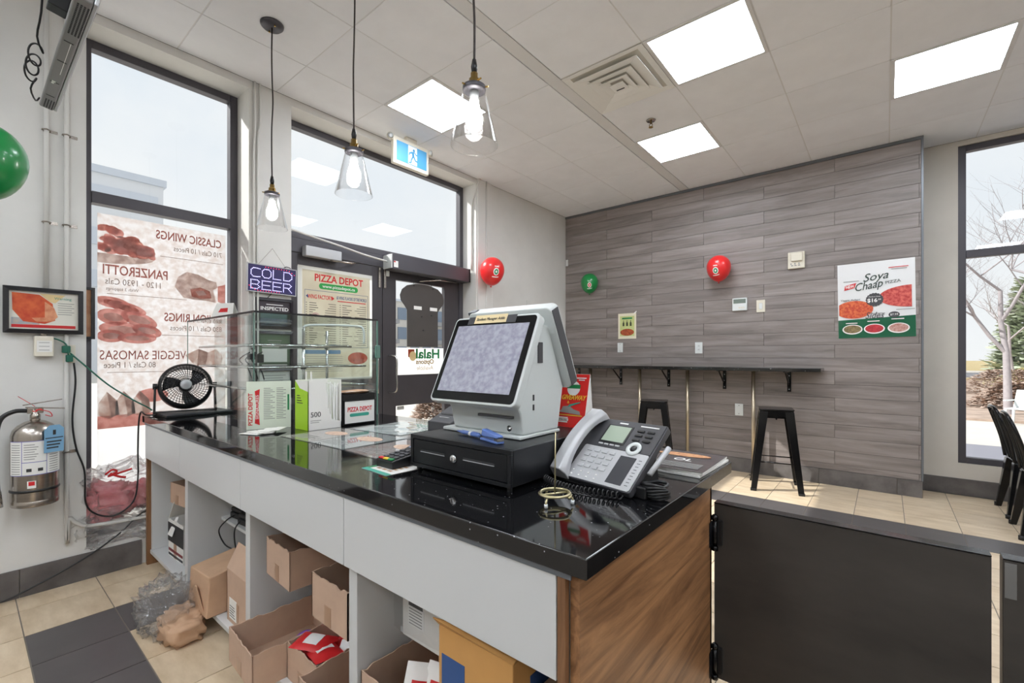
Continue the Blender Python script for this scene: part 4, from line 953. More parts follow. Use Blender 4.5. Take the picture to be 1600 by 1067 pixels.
pts += [(-2.93, .20, 2.46), (-3.0, .22, 2.44), (-3.03, .235, 2.47)]
b = MB(F.inverted()); b.tube(spline(pts, 3), .0035, 6); b.build('power_cord', m_black, t, True)

# ------------------------------------------------------------------ left wall
def fw(y, z, d=.001): return frame((XW+d, y, z), (0, 1, 0), (0, 0, 1))
for i, y in enumerate((.299, .378)):
    t = thing('conduit', ['painted electrical conduit running down to the framed picture', 'painted electrical conduit that bends right above the skirting'][i], 'conduit', (XW, y, 0))
    pts = [(.014, 0, ZC-.001), (.014, 0, 1.0)] if i == 0 else [(.014, 0, ZC-.001), (.014, 0, .46), (.014, .01, .38), (.014, .05, .325), (.014, .12, .30), (.014, .40, .285)]
    if i == 0: pts[1] = (.014, 0, 1.62)
    MB().tube(spline(pts, 6) if i else pts, .0105, 10).build('pipe', m_conduit, t, True)
    for z in ([2.5, 2.0] if i == 0 else [2.5, 2.0, .74]):
        q = MB(); q.box(0, .003, -.012, .045, z-.008, z+.008); q.tube([(.0, -.016, z), (.014, -.0155, z), (.028, 0, z), (.014, .0155, z), (0, .016, z)], .004, 5); q.build('strap', m_steel, t)
t = thing('framed_picture', 'black framed picture of hot food above the outlet', 'picture frame', fw(.2915, 1.516, .026))
m_frame = mat('frame_black', (38, 38, 42), .25)
def pframe(t, w, h, bw, mt=None, d=.018):
    q = MB(); mt = mt or m_frame
    P = [(-w, -h), (w, -h), (w, h), (-w, h)]; I = [(-w+bw, -h+bw), (w-bw, -h+bw), (w-bw, h-bw), (-w+bw, h-bw)]
    for k in range(4):
        a, b_, c_, d_ = P[k], P[(k+1) % 4], I[(k+1) % 4], I[k]
        q.hexa([(*a, 0), (*b_, 0), (*c_, 0), (*d_, 0)], [(*a, d*.6), (*b_, d*.6), (*c_, d), (*d_, d)])
    return q.build('frame', mt, t, bevel=.001)
pframe(t, .152, .122, .022)
MB().box(-.14, .14, -.11, .11, -.024, 0).build('back_board', m_frame, t)
flat(t, 'print', rc(-.13, -.10, .13, .10), mat('print_sheet', (232, 230, 220), .3), .002)
flat(t, 'pictured_food', [(-.12, .09), (-.02, .085), (.03, .04), (.04, -.05), (.0, -.07), (-.08, -.06), (-.118, .0)], food('picture_orange', (224, 108, 60), (196, 66, 40), 20), .003)
flat(t, 'pictured_bread', [(.0, .05), (.035, .02), (.05, -.03), (.03, -.055), (-.03, -.06), (-.05, -.04), (.0, -.035)], food('picture_bread', (232, 168, 130), (206, 120, 84), 30), .0034)
flat(t, 'pictured_glow', [(-.02, .092), (.08, .09), (.04, .045), (.02, .05)], food('picture_glow', (240, 220, 170), (228, 196, 140), 10), .0032)
flat(t, 'pictured_table', rc(-.122, -.075, -.02, -.04), food('picture_blue', (140, 170, 196), (200, 180, 160), 30), .0027)
flat(t, 'red_strip', rc(-.122, -.092, .12, -.076), m_red, .0032); text(t, 'Warning', .07, .07, .014, m_teal, z=.0035)
lines(t, [(.05, .045-.012*q, .115-.01*(q % 2), .003) for q in range(6)], m_grey, .0034)
t = thing('narrow_frame', 'narrow brown picture in a dark frame at the window edge', 'picture frame', frame((-3.70, .492, 1.53), (0, 1, 0), (0, 0, 1)))
q = MB(); q.box(-.028, .028, -.155, -.14, -.01, .012); q.box(-.028, .028, .14, .155, -.01, .012); q.box(.010, .028, -.14, .14, -.01, .012); q.build('frame', m_frame, t, bevel=.001); MB().box(-.028, .010, -.14, .14, -.008, .004).build('picture', food('picture_brown', (180, 140, 104), (150, 96, 66), 14), t)
t = thing('outlet_box', 'white wall outlet box with taped note below the framed picture', 'outlet', fw(.288, 1.325))
MB().box(-.037, .037, -.055, .055, 0, .045).build('box', m_ivory, t, bevel=.006); MB().box(-.028, .03, -.03, .03, .0452, .046).build('taped_note', m_paper, t)
lines(t, [(-.02, .02-.02*q, .02, .003) for q in range(3)], m_grey, .0462)
b = MB(); b.cyl((-.0, .055, .02), (0, .085, .02), .013, n=10); b.build('pipe_fitting', m_steel, t, True)
t = thing('wall_socket', 'small white wall socket behind the green plug', 'outlet', fw(.385, 1.285)); MB().box(-.02, .03, -.05, .05, 0, .006).build('plate', m_ivory, t, bevel=.003)
t = thing('green_plug', 'green extension plug with cords beside the outlet box', 'plug', fw(.372, 1.31, .008))
m_gp = mat('plug_green', (24, 96, 78), .4)
MB().box(-.015, .02, -.02, .02, 0, .03).build('upper_plug', m_gp, t, bevel=.005); MB().box(0, .03, -.07, -.03, 0, .03).build('lower_plug', m_gp, t, bevel=.005)
MB().tube(spline([(-.07, .04, .01), (-.05, .06, .015), (0, .03, .025), (.01, -.03, .03)], 5), .004, 6).build('green_cord', m_gp, t, True)
def cord(name, label, pts, r=.0045, mt=None):
    o = MB().tube(spline(pts, 8), r, 6).build(name, mt or m_black, smooth=True); return tag(o, label, 'cord')
for par_, pts_, r_, mt_c in ((fn, [(-3.50, .39, 1.29), (-3.50, .45, 1.22), (-3.49, .55, 1.105), (-3.47, .66, 1.01), (-3.45, .72, .965), (-3.43, .74, .945)], .0045, m_gp), (lp, [
(-3.50, .405, 1.235), (-3.505, .412, 1.12), (-3.51, .40, .92), (-3.51, .415, .76), (-3.51, .45, .62), (-3.51, .455, .44), (-3.50, .50, .365), (-3.49, .58, .34), (-3.50, .665, .40), (-3.52, .69, .53), (-3.545, .695, .70), (-3.55, .70, .86), (-3.53, .708, .93), (-3.46, .72, .916), (-3.42, .80, .915)], .0045, m_black)):
    b = mw(par_); b.tube(spline(pts_, 8), r_, 6); b.build('power_cord', mt_c, par_, True)
cord('floor_cord', 'black cord trailing along the skirting from floor to counter', [(-3.49, -.2, .01), (-3.49, .10, .012), (-3.49, .25, .05), (-3.50, .45, .13), (-3.51, .60, .22), (-3.515, .70, .31), (-3.52, .8, .34)])
# fire extinguisher
Mx = T(-3.425, .25, .505)
fe = thing('fire_extinguisher', 'stainless steel fire extinguisher with printed label and blue tag', 'fire extinguisher', Mx)
MB().lathe([(0, 0), (.088, 0), (.09, .006), (.09, .028), (.0885, .03), (.09, .033), (.09, .36), (.084, .385), (.066, .41), (.04, .428), (.022, .434), (0, .434)], 40).build('cylinder', m_steel, fe, True)
MB().lathe([(.0905, .075), (.0935, .078), (.0935, .085), (.0905, .088)], 40, cap=False).build('strap', m_black, fe, True)
MB().lathe([(0, .43), (.02, .43), (.02, .462), (.014, .47), (.014, .50), (0, .50)], 20).build('neck', m_steel, fe, True)
a_ = math.radians(-10)
def cylpatch(a0, a1, z0, z1, r, mt, name, par):
    n = max(2, int((a1-a0)/6)); b = MB(); b.grid(lambda u, v: (r*math.cos(math.radians(a0+(a1-a0)*u)), r*math.sin(math.radians(a0+(a1-a0)*u)), z0+(z1-z0)*v), n, 1); return b.build(name, mt, par, True)
lab = cylpatch(-75, 75, .165, .335, .0908, m_paper, 'label', fe)
m_lav = mat('label_violet', (96, 92, 168), .5)
for a0, a1, z0, z1 in ((-75, 75, .163, .166), (-75, 75, .334, .337), (-36, -34.5, .165, .335), (22, 23.5, .165, .335), (-36, 22, .228, .231)): cylpatch(a0, a1, z0, z1, .0912, m_lav, 'label_rule', lab)
b = MB()
for q in range(13):
    for a0, a1 in ((-68, -40), (-30, -5+4*(q % 3)), (30, 60)):
        if a0 == -30 and q < 6: continue
        n = 5; z0 = .172+.012*q; b.grid(lambda u, v: (.0911*math.cos(math.radians(a0+(a1-a0)*u)), .0911*math.sin(math.radians(a0+(a1-a0)*u)), z0+.004*v), n, 1)
b.build('label_print', m_grey, lab, True)['kind'] = 'stuff'
for a0, a1, mm in ((-24, -12, m_ink), (2, 14, m_ink)): cylpatch(a0, a1, .182, .198, .0912, mm, 'label_symbol', lab)
cylpatch(-22, -2, .098, .135, .0912, m_paper, 'sticker', fe); cylpatch(-19, -5, .112, .132, .0915, m_red, 'sticker_seal', fe)
MB(T(0, 0, .47)).box(-.012, .012, -.03, .03, 0, .03).build('valve', m_steel, fe, bevel=.003)
MB().hexa([(-.012, -.035, .50), (.012, -.035, .50), (.012, .11, .485), (-.012, .11, .485)], [(-.012, -.035, .506), (.012, -.035, .506), (.012, .11, .49), (-.012, .11, .49)]).build('lower_handle', m_steel, fe, bevel=.001)
MB().hexa([(-.012, -.045, .512), (.012, -.045, .512), (.012, .10, .535), (-.012, .10, .535)], [(-.012, -.045, .517), (.012, -.045, .517), (.012, .10, .539), (-.012, .10, .539)]).build('lever', m_steel, fe, bevel=.001)
b = MB(); b.tube([(.018*math.cos(k*.7), .018*math.sin(k*.7)+.01*math.sin(k*1.7), .485+.006*math.sin(k*1.3)) for k in range(16)], .0028, 6); b.tube(spline([(.015, .01, .49), (.025, .05, .475), (.02, .06, .45), (.02, .035, .46)], 5), .0022, 5); b.tube([(.0, 0, .505), (-.02, -.06, .56)], .0015, 5); b.build('red_seal', m_red, fe, True)
b = MB(); b.tube(spline([(0, -.03, .485), (0, -.075, .485), (0, -.12, .45), (.0, -.135, .36), (.0, -.135, .2), (.0, -.13, .08)], 6), .011, 10); b.build('hose', m_black, fe, True)
b = MB(); b.cyl((0, -.13, .09), (0, -.13, .01), .013, .02, 12); b.build('nozzle', m_chrome, fe, True)
tagm = mat('tag_blue', (126, 172, 206), .5)
b = MB(frame((.085, .062, .33), (-.35, .94, 0), (0, .1, 1))); b.prism([(-.04, -.06), (.04, -.06), (.04, .06), (.02, .08), (-.02, .08), (-.04, .06)], 0, .001); tg = b.build('service_tag', tagm, fe)
b = MB(frame((.085, .062, .33), (-.35, .94, 0), (0, .1, 1))); b.prism(rc(-.036, .012, .036, .017), .0012, .0016)
for q in range(3): b.prism(rc(-.03, -.008-.016*q, .03-.006*q, -.001-.016*q), .0012, .0016)
b.prism(rc(-.006, .03, .006, .055), .0012, .0016); b.build('tag_print', m_ink, tg)
# bags in the window recess
m_pinkbag = mat('red_napkin_bag', (206, 92, 104), .45, rgb2=(222, 150, 152), scale=14)
t = thing('napkin_bag', 'clear bag of pinkish red packs tied with a red ribbon in window recess', 'bag', (-3.60, .60, .42))
MB().blob((0, -.04, -.01), (.07, .115, .10), 3, .5, 3.2, 40, 26, .65).build('contents', m_pinkbag, t, True); MB().blob((.005, .13, .0), (.06, .07, .07), 6, .5, 3.2, 32, 20, .65).build('contents', m_pinkbag, t, True)
MB().blob((0, .02, .02), (.09, .20, .165), 8, .4, 3.6, 60, 40, .6).build('clear_bag', m_plastic, t, True)
b = MB(); b.tube(spline([(.08, -.06, .16), (.09, -.03, .185), (.09, -.01, .17), (.09, -.05, .15), (.09, .02, .165), (.09, .06, .175)], 5), .006, 6); b.tube(spline([(.09, -.04, .165), (.095, 0, .14), (.095, .03, .13)], 5), .007, 6); b.build('ribbon', m_red, t, True)
pl = MB().blob((0, 0, 0), (.085, .18, .11), 12, .5, 3.6, 60, 40, .6).build('plastic_bag', m_plastic, smooth=True); pl.location = (-3.60, .60, .275)
tag(pl, 'crumpled empty clear plastic below the bag of red packs', 'plastic bag')

# printed film on window 1
m_mfilm = mat_film('menu_film', (230, 229, 230), (220, 214, 212), 26, .05, .80)
m_brownink = mat('film_brown', (176, 104, 94), .7); m_greyink = mat('film_grey', (150, 132, 124), .7)
t = thing('window_menu', 'large printed menu film on the lower window pane, lettering reversed', 'window film', frame((-3.762, .885, 1.25), (0, 1, 0), (0, 0, 1)))
MB().box(-.345, .36, -.43, .91, 0, .001).build('film', m_mfilm, t)
MB().box(-.345, .36, -.96, -.432, 0, .001).build('white_film', mat_film('plain_film', (240, 240, 241), (234, 234, 235), 3, .1, .8), t)
def mt_(body, x, z_, h, mm, w): text(t, body, x, z_, h, mm, z=.0022, w=w, mirror=True, bold=(0 if 'M' in body else .0011) if mm is m_brownink else 0)
mt_('CLASSIC WINGS', .14, .835, .058, m_brownink, .385); mt_('710 Cals / 10 Pieces', .19, .757, .036, m_greyink, .29)
mt_('PANZEROTTI', -.155, .564, .062, m_brownink, .33); mt_('1120 - 1930 Cals', -.165, .492, .040, m_greyink, .28); mt_('With 3 toppings', -.225, .447, .02, m_greyink, .16)
mt_('ONION RINGS', .165, .285, .058, m_brownink, .345); mt_('830 Cals / 10 Pieces', .18, .215, .036, m_greyink, .31)
mt_('VEGGIE SAMOSAS', -.11, .027, .060, m_brownink, .45); mt_('80 Cals / 1 Piece', -.185, -.035, .038, m_greyink, .26)
lines(t, [(-.03, .695, .345, .003), (-.30, .415, .12, .003), (-.02, .165, .345, .003), (-.30, -.08, .1, .003)], m_greyink, .0015)
ff = [mat_film('film_food_a', (246, 212, 206), (228, 184, 176), 22, .0, .75), mat_film('film_food_b', (240, 230, 225), (216, 200, 194), 20, .0, .75), mat_film('film_food_c', (246, 240, 236), (226, 208, 200), 16, .0, .75), mat_film('film_food_d', (240, 200, 190), (216, 166, 156), 30, .0, .75)]
r5 = random.Random(8)
flat(t, 'pictured_plate', ell(-.345, .665, .285, .06, 20, -PI/2, 0)+[(-.345, .665)], ff[1], .0013)
wz = .0016
for k in range(40):
    x = -.335+.25*r5.random(); y = .685+r5.random()*.15*(1-((x+.345)/.3)**1.5); rx, ry = .03+.02*r5.random(), .018+.012*r5.random(); a = r5.uniform(-.7, .3); wz += .00002
    flat(t, 'pictured_wing', [(max(-.344, x+px_*math.cos(a)-py_*math.sin(a)), y+px_*math.sin(a)+py_*math.cos(a)) for px_, py_ in ell(0, 0, rx, ry, 14)], ff[(0, 3, 0)[k % 3]], wz, .0003)
flat(t, 'pictured_panzerotti', [(.05, .50), (.07, .57), (.12, .61), (.19, .60), (.25, .57), (.30, .56), (.31, .52), (.28, .50), (.29, .46), (.30, .41), (.24, .42), (.17, .42), (.10, .43)], ff[1], .0013)
flat(t, 'pictured_filling', [(.14, .49), (.20, .51), (.26, .49), (.27, .44), (.20, .43), (.15, .44)], ff[3], .0017); flat(t, 'pictured_filling', [(.17, .48), (.22, .49), (.24, .46), (.19, .45)], ff[2], .0021); flat(t, 'pictured_side', [(.31, .53), (.358, .55), (.358, .40), (.31, .42)], ff[0], .0014)
wz = .0014
for cx, cy, rx, ry, a in ((-.27, .36, .09, .035, -.2), (-.20, .33, .10, .035, -.3), (-.27, .27, .08, .05, -.2), (-.14, .26, .10, .045, -.4), (-.22, .19, .12, .05, -.1), (-.28, .15, .07, .04, 0), (-.10, .19, .08, .04, -.3), (-.15, .14, .10, .035, 0)):
    wz += .0003; e = [(max(-.344, cx+x*math.cos(a)-y*math.sin(a)), cy+x*math.sin(a)+y*math.cos(a)) for x, y in ell(0, 0, rx, ry, 24)]
    flat(t, 'pictured_ring', e, ff[0], wz, .0002); flat(t, 'pictured_ring', [(cx+(x-cx)*.62, cy+(y-cy)*.5) for x, y in e], ff[2] if cy < .3 else ff[3], wz+.00015, .0002)
for i, cx in enumerate((-.29, -.21, -.13)): flat(t, 'pictured_samosa', [(max(-.344, cx-.05), -.345), (cx-.05, -.27), (cx-.01, -.20), (cx+.04, -.26), (cx+.05, -.345), (cx, -.37)], ff[2], .0018); flat(t, 'pictured_shade', [(cx-.01, -.20), (cx+.04, -.26), (cx+.05, -.345), (cx+.01, -.36)], ff[1], .0022)
flat(t, 'pictured_board', rc(-.345, -.43, .08, -.35), ff[0], .0013); flat(t, 'pictured_dip', ell(-.07, -.235, .085, .045), ff[0], .0013)
flat(t, 'pictured_samosa', [(.11, .03), (.19, .075), (.25, .05), (.30, .075), (.345, .02), (.33, -.05), (.18, -.06)], ff[2], .0016); flat(t, 'pictured_shade', [(.19, .075), (.25, .05), (.23, -.055), (.18, -.06)], ff[1], .002)

# lit sign, certificates on the column
m_led = mat('led_lavender', (214, 210, 255), .5, emit=1.6); m_ledr = mat('led_red', (255, 60, 90), .5, emit=1.6)
t = thing('beer_sign', 'lit LED sign reading COLD BEER hanging on the column', 'sign', frame((XW+.03, 1.469, 1.836), (0, 1, -.02), (0, .02, 1)))
MB().box(-.17, .17, -.097, .097, -.014, 0).build('panel', mat('sign_face', (52, 46, 96), .3), t)
q = MB(); q.box(-.175, .175, -.102, -.096, -.016, .004); q.box(-.175, .175, .096, .102, -.016, .004); q.box(-.175, -.169, -.096, .096, -.016, .004); q.box(.169, .175, -.096, .096, -.016, .004); q.build('frame', m_silver, t)
def dots(strokes, step, s=.0042):
    b = MB()
    for st in strokes:
        acc = 0
        for (x0, y0), (x1, y1) in zip(st, st[1:]):
            L_ = math.hypot(x1-x0, y1-y0); n = max(1, round(L_/step))
            for k in range(n+1):
                x = x0+(x1-x0)*k/n; y = y0+(y1-y0)*k/n
                b.add([(x-s, y, .001), (x, y-s, .001), (x+s, y, .001), (x, y+s, .001), (x, y, .005)], [(0, 1, 4), (1, 2, 4), (2, 3, 4), (3, 0, 4)])
    return b
def gl(ch):
    if ch == 'C': return [[(1, .95), (.7, 1), (.25, 1), (0, .75), (0, .25), (.25, 0), (.7, 0), (1, .05)]]
    if ch == 'O': return [[(.25, 0), (0, .25), (0, .75), (.25, 1), (.75, 1), (1, .75), (1, .25), (.75, 0), (.25, 0)]]
    if ch == 'L': return [[(0, 1), (0, 0), (.9, 0)]]
    if ch == 'D': return [[(0, 0), (0, 1), (.65, 1), (1, .7), (1, .3), (.65, 0), (0, 0)]]
    if ch == 'B': return [[(0, 0), (0, 1), (.7, 1), (.95, .8), (.7, .5), (0, .5)], [(.7, .5), (1, .25), (.7, 0), (0, 0)]]
    if ch == 'E': return [[(1, 1), (0, 1), (0, 0), (1, 0)], [(0, .5), (.85, .5)]]
    if ch == 'R': return [[(0, 0), (0, 1), (.7, 1), (.95, .78), (.7, .5), (0, .5)], [(.5, .5), (1, 0)]]
st = []
for wd_, y0 in (('COLD', .008), ('BEER', -.078)):
    for i, ch in enumerate(wd_):
        for s_ in gl(ch): st.append([(-.148+.076*i+.060*x, y0+.062*y) for x, y in s_])
o = dots(st, .0105).build('led_letters', m_led, t); o['kind'] = 'stuff'
rs = [[(-.05, .086), (.10, .086)], [(.12, .082), (.158, .058)], [(-.10, -.089), (.05, -.089)], [(-.158, -.06), (-.12, -.085)]]
o = dots(rs, .02, .0035).build('led_border', m_ledr, t); o['kind'] = 'stuff'
q = MB(); q.tube([(-.10, .1, -.006), (0, .235, -.012)], .0012, 5); q.tube([(.10, .1, -.006), (0, .235, -.012)], .0012, 5); q.build('hanging_chain', m_steel, t)
q = MB(); q.tube(spline([(.08, .098, -.01), (.10, .115, -.012), (.13, .112, -.012), (.135, .095, -.012)], 4), .003, 6); q.tube([(.0, -.1, -.012), (-.03, -.14, -.015)], .003, 6); q.build('cord', m_black, t)
def cert(z, h, label, mm, body=None):
    t = thing('framed_certificate', label, 'picture frame', fw(1.495, z))
    pframe(t, .135, h, .022, mat('cert_frame', (34, 31, 40), .3)); flat(t, 'sheet', rc(-.113, -h+.022, .113, h-.022), mm, .004)
    return t
t = cert(1.59, .115, 'black framed INSPECTED certificate below the lit sign', mat('cert_dark', (66, 58, 66), .4))
text(t, 'INSPECTED', 0, .035, .026, m_whiteink, z=.005, w=.2, bold=.0008); lines(t, [(-.06, .066, .06, .006)], m_whiteink, .005)
flat(t, 'blue_notice', rc(-.1, -.09, .09, .005), mat('notice_blue', (150, 190, 210), .4), .005); lines(t, [(-.06, -.02-.03*q, .05, .004) for q in range(3)], m_ink, .0058)
t = cert(1.33, .13, 'framed green document behind the glass case', mat('cert_green', (92, 112, 88), .4)); flat(t, 'white_sheet', rc(-.09, -.1, .09, .0), m_paper, .005); lines(t, [(-.05, .06, .05, .006), (-.04, .04, .04, .004)], m_grey, .005)
t = cert(1.07, .115, 'framed pale document lowest on the column behind the case', m_paper); lines(t, [(-.08, .06-.02*q, .08-.02*(q % 2), .004) for q in range(6)], m_grey, .005)
# conduits on the column edge
q = MB(); q.tube(spline([(XW+.012, 1.352, ZC-.001), (XW+.012, 1.352, 2.9), (XW+.012, 1.345, 2.6), (XW+.012, 1.35, .95)], 5), .009, 8)
tag(q.build('cable_pipe', m_conduit, smooth=True), 'thin painted pipe down the column beside the window, left one', 'conduit')
q = MB(); q.tube(spline([(XW+.012, 1.39, ZC-.001), (XW+.012, 1.388, 2.95), (XW+.012, 1.372, 2.7), (XW+.012, 1.376, .95)], 5), .008, 8)
tag(q.build('cable_pipe', m_conduit, smooth=True), 'thin painted pipe down the column beside the window, right one', 'conduit')
q = MB(); q.tube(spline([(XW+.03, 3.69, ZC-.001), (XW-.02, 3.655, 3.08), (XW-.06, 3.65, 2.9), (XW-.06, 3.65, 2.24)], 5), .011, 8)
tag(q.build('cable_pipe', m_conduit, smooth=True), 'painted pipe curving down the jamb right of the entrance', 'conduit')
q = MB(); q.cyl((XW+.03, 3.80, 0.15), (XW+.03, 3.80, ZC-.001), .008, n=8)
tag(q.build('cable_pipe', m_conduit, smooth=True), 'straight thin pipe up the pilaster beside the red balloon', 'conduit')

# ------------------------------------------------------------------ entrance door things
F = frame((-3.740, 2.12, 1.555), (0, 1, 0), (0, 0, 1))
t = thing('menu_poster', 'tall cream menu poster with red heading on the left door leaf', 'poster', F)
m_cream = mat_film('poster_cream', (232, 228, 214), (222, 216, 200), 5, .0, .45)
MB().box(-.35, .35, -.49, .475, -.002, 0).build('backing', mat_film('poster_margin', (250, 250, 248), (246, 246, 244), 3, .15, .7), t); MB().box(-.315, .325, -.47, .445, .0002, .001).build('sheet', m_cream, t)
text(t, 'PIZZA DEPOT', .02, .385, .062, m_red, z=.0018, w=.46, bold=.002); flat(t, 'green_pill', rrect(-.17, .295, .20, .345, .024), mat('pill_green', (40, 160, 74), .5), .0012); text(t, 'www.pizzadepot.ca', .015, .320, .027, m_whiteink, z=.0024, w=.31, bold=.0005)
q = MB(); q.prism(rc(-.295, .275, .305, .278), .0012, .0016); q.prism(rc(-.295, -.205, .305, -.202), .0012, .0016); q.prism(rc(-.295, -.205, -.292, .278), .0012, .0016); q.prism(rc(.302, -.205, .305, .278), .0012, .0016); q.build('menu_border', m_blue, t)
text(t, 'WING FACTORY', -.16, .222, .036, m_red, z=.0018, w=.22, bold=.0008); flat(t, 'blue_arrow', [(-.285, .225), (-.265, .242), (-.265, .208)], m_blue, .0014); flat(t, 'red_arrow', [(-.03, .222), (-.055, .24), (-.055, .204)], m_red, .0014)
text(t, '60 WING FLAVORS OF THE WORLD', .14, .232, .030, m_blue, z=.0018, w=.30, bold=.0004); lines(t, [(.0, .203, .28, .008)], m_red, .0014)
r4 = random.Random(5); L1 = []; 
for k in range(19):
    y = .17-.0195*k; L1 += [(-.285, y, -.275, .006), (-.255, y, -.255+r4.uniform(.03, .08), .006), (-.13+r4.uniform(0, .06), y, -.015, .005), (.02, y, .03, .006), (.045, y, .045+r4.uniform(.04, .10), .006), (.16+r4.uniform(0, .06), y, .285, .005)]
lines(t, L1, mat('menu_text', (110, 104, 98), .6), .0014)
flat(t, 'blue_box', rrect(-.29, -.262, .03, -.228, .008), mat('box_blue', (96, 134, 170), .5), .0012); flat(t, 'pictured_wings', ell(.2, -.30, .10, .055), food('wing_print', (196, 92, 66), (150, 60, 44), 30), .0012); flat(t, 'pale_logo', ell(-.20, .055, .04, .035), food('logo_pale', (226, 196, 190), (214, 180, 176), 10), .0011)
lines(t, [(-.28, -.285-.018*k, .05, .004) for k in range(8)], m_grey, .0014)
t = thing('bread_sign', 'dark bread-shaped hanging board on the right door leaf', 'sign', frame((-3.70, 3.045, 1.66), (0, 1, 0), (0, 0, 1)))
out_ = [(-.20, -.29), (.20, -.29), (.20, .08), (.23, .12), (.275, .17), (.285, .22), (.26, .28), (.2, .325), (.1, .35), (0, .355), (-.1, .35), (-.2, .325), (-.26, .28), (-.285, .22), (-.275, .17), (-.23, .12), (-.20, .08)]
MB().prism(out_, -.006, .006).build('board', mat('board_dark', (74, 70, 68), .6, var=.08, scale=3), t, bevel=.002)
for x0 in (-.12, .09): MB().box(x0, x0+.10, .09, .125, .0062, .0072).build('paper_label', m_whiteink, t)
q = MB(); q.tube([(-.12, .35, 0), (0, .52, -.02)], .003, 5); q.tube([(.12, .35, 0), (0, .52, -.02)], .003, 5); q.build('string', m_ink, t)
b = MB()
for x, y in ((-.12, .33), (.13, .32), (-.02, .02), (0, -.12), (.11, .04)): b.cyl((x, y, .006), (x, y, .009), .008, n=10)
b.build('rivets', m_black, t)
t = thing('door_decal', 'white decal with green and brown reversed lettering on right door glass', 'decal', frame((-3.763, 3.065, 1.225), (0, 1, 0), (0, 0, 1)))
MB().box(-.318, .318, -.12, .135, 0, .0008).build('film', mat_film('decal_white', (250, 250, 250), (244, 244, 244), 3, .1, .8), t)
text(t, 'Halal', .10, .07, .10, m_green, z=.002, w=.32, mirror=True, bold=.004); text(t, 'Options', .06, -.01, .05, mat('decal_brown', (150, 120, 60), .6), z=.002, w=.24, mirror=True, bold=.002); text(t, 'Available', .06, -.075, .045, mat('decal_brown', (150, 120, 60), .6), z=.002, w=.22, mirror=True)
flat(t, 'red_square', rc(-.16, .04, -.08, .12), mat('decal_rust', (170, 70, 40), .5), .001); flat(t, 'tan_circle', ell(-.10, .05, .045, .05), mat('decal_tan', (226, 200, 150), .5), .0016)
def closer(name, label, y0, y1, z0, z1, d, mm, arm):
    t = thing(name, label, 'door closer', (-3.735, (y0+y1)/2, (z0+z1)/2))
    part(t, 'body', mm, (-3.735, -3.735+d, y0, y1, z0, z1), bevel=.008)
    b = mw(t); b.tube(arm, .008, 6); b.build('arm', m_steel, t, True); return t
closer('door_closer', 'grey door closer at the top of the left door leaf', 1.80, 2.12, 2.10, 2.185, .07, m_silver, [(-3.68, 2.02, 2.095), (-3.60, 2.18, 2.085), (-3.70, 2.30, 2.12)])
t = closer('door_operator', 'long dark automatic door operator box above the right door leaf', 2.60, 3.62, 2.10, 2.25, .14, m_dark, [(-3.68, 3.50, 2.09), (-3.62, 3.20, 2.07), (-3.72, 3.02, 2.05)])
part(t, 'end_cap', m_wp, (-3.735, -3.60, 2.588, 2.599, 2.11, 2.24), bevel=.003); part(t, 'warning_label', m_whiteink, (-3.5948, -3.594, 2.61, 2.66, 2.12, 2.18), bevel=0); part(t, 'red_label', m_red, (-3.5938, -3.5933, 2.61, 2.63, 2.165, 2.178), bevel=0); part(t, 'far_cap', m_black, (-3.735, -3.59, 3.621, 3.632, 2.10, 2.25), bevel=.003)
cord('header_cable', 'grey cable drooping along the door header to the operator box', [(-3.69, 1.64, 2.30), (-3.67, 1.85, 2.265), (-3.66, 2.1, 2.23), (-3.66, 2.3, 2.20), (-3.66, 2.45, 2.185), (-3.66, 2.58, 2.175)], .009, m_conduit)
# exit sign
t = thing('exit_sign', 'blue running man exit sign under the ceiling above the door', 'exit sign', frame((-3.33, 2.615, 3.095), (0, 1, 0), (0, 0, 1)))
m_exit = mat('exit_blue', (84, 160, 205), .4, emit=.06)
MB().box(-.20, .20, -.12, .125, -.045, 0).build('housing', m_ivory, t, bevel=.01)
MB().box(-.168, .168, -.085, .088, .0005, .003).build('lens', m_exit, t, bevel=.001)
MB().box(-.045, .055, -.08, .084, .0032, .004).build('doorway', mat('exit_white', (226, 234, 238), .4, emit=.05), t)
man = [ell(.018, .052, .012, .012, 14), [(-.008, .035), (.02, .04), (.022, .0), (.002, -.006)], [(-.008, .035), (-.035, .02), (-.038, -.005), (-.03, -.004), (-.026, .012), (.0, .02)], [(.018, .038), (.045, .012), (.058, .016), (.056, .024), (.046, .022), (.024, .042)], [(.002, -.002), (.022, .0), (.04, -.03), (.062, -.034), (.062, -.045), (.034, -.042), (.014, -.014)], [(.002, -.002), (.014, -.008), (-.004, -.04), (-.012, -.072), (-.04, -.074), (-.04, -.064), (-.02, -.062), (-.014, -.036)]]
b = MB()
for p in man: b.prism(p, .0042, .005)
b.build('running_man', mat('exit_figure', (60, 140, 186), .4, emit=.05), t)
for s_ in (-1, 1):
    h_ = MB().lathe([(0, -.02), (.018, -.02), (.028, .0), (.030, .016), (0, .018)], 20, T(s_*.225, .105, -.02) @ R(.3*s_, 'Y')).build('spot_lamp', m_ivory, t, True)
    MB().lathe([(0, .0185), (.026, .0185), (.0, .022)], 18, T(s_*.225, .105, -.02) @ R(.3*s_, 'Y')).build('lens', m_wp, h_, True)
MB().box(-.06, .06, .125, .158, -.04, -.005).build('mount', m_ivory, t)

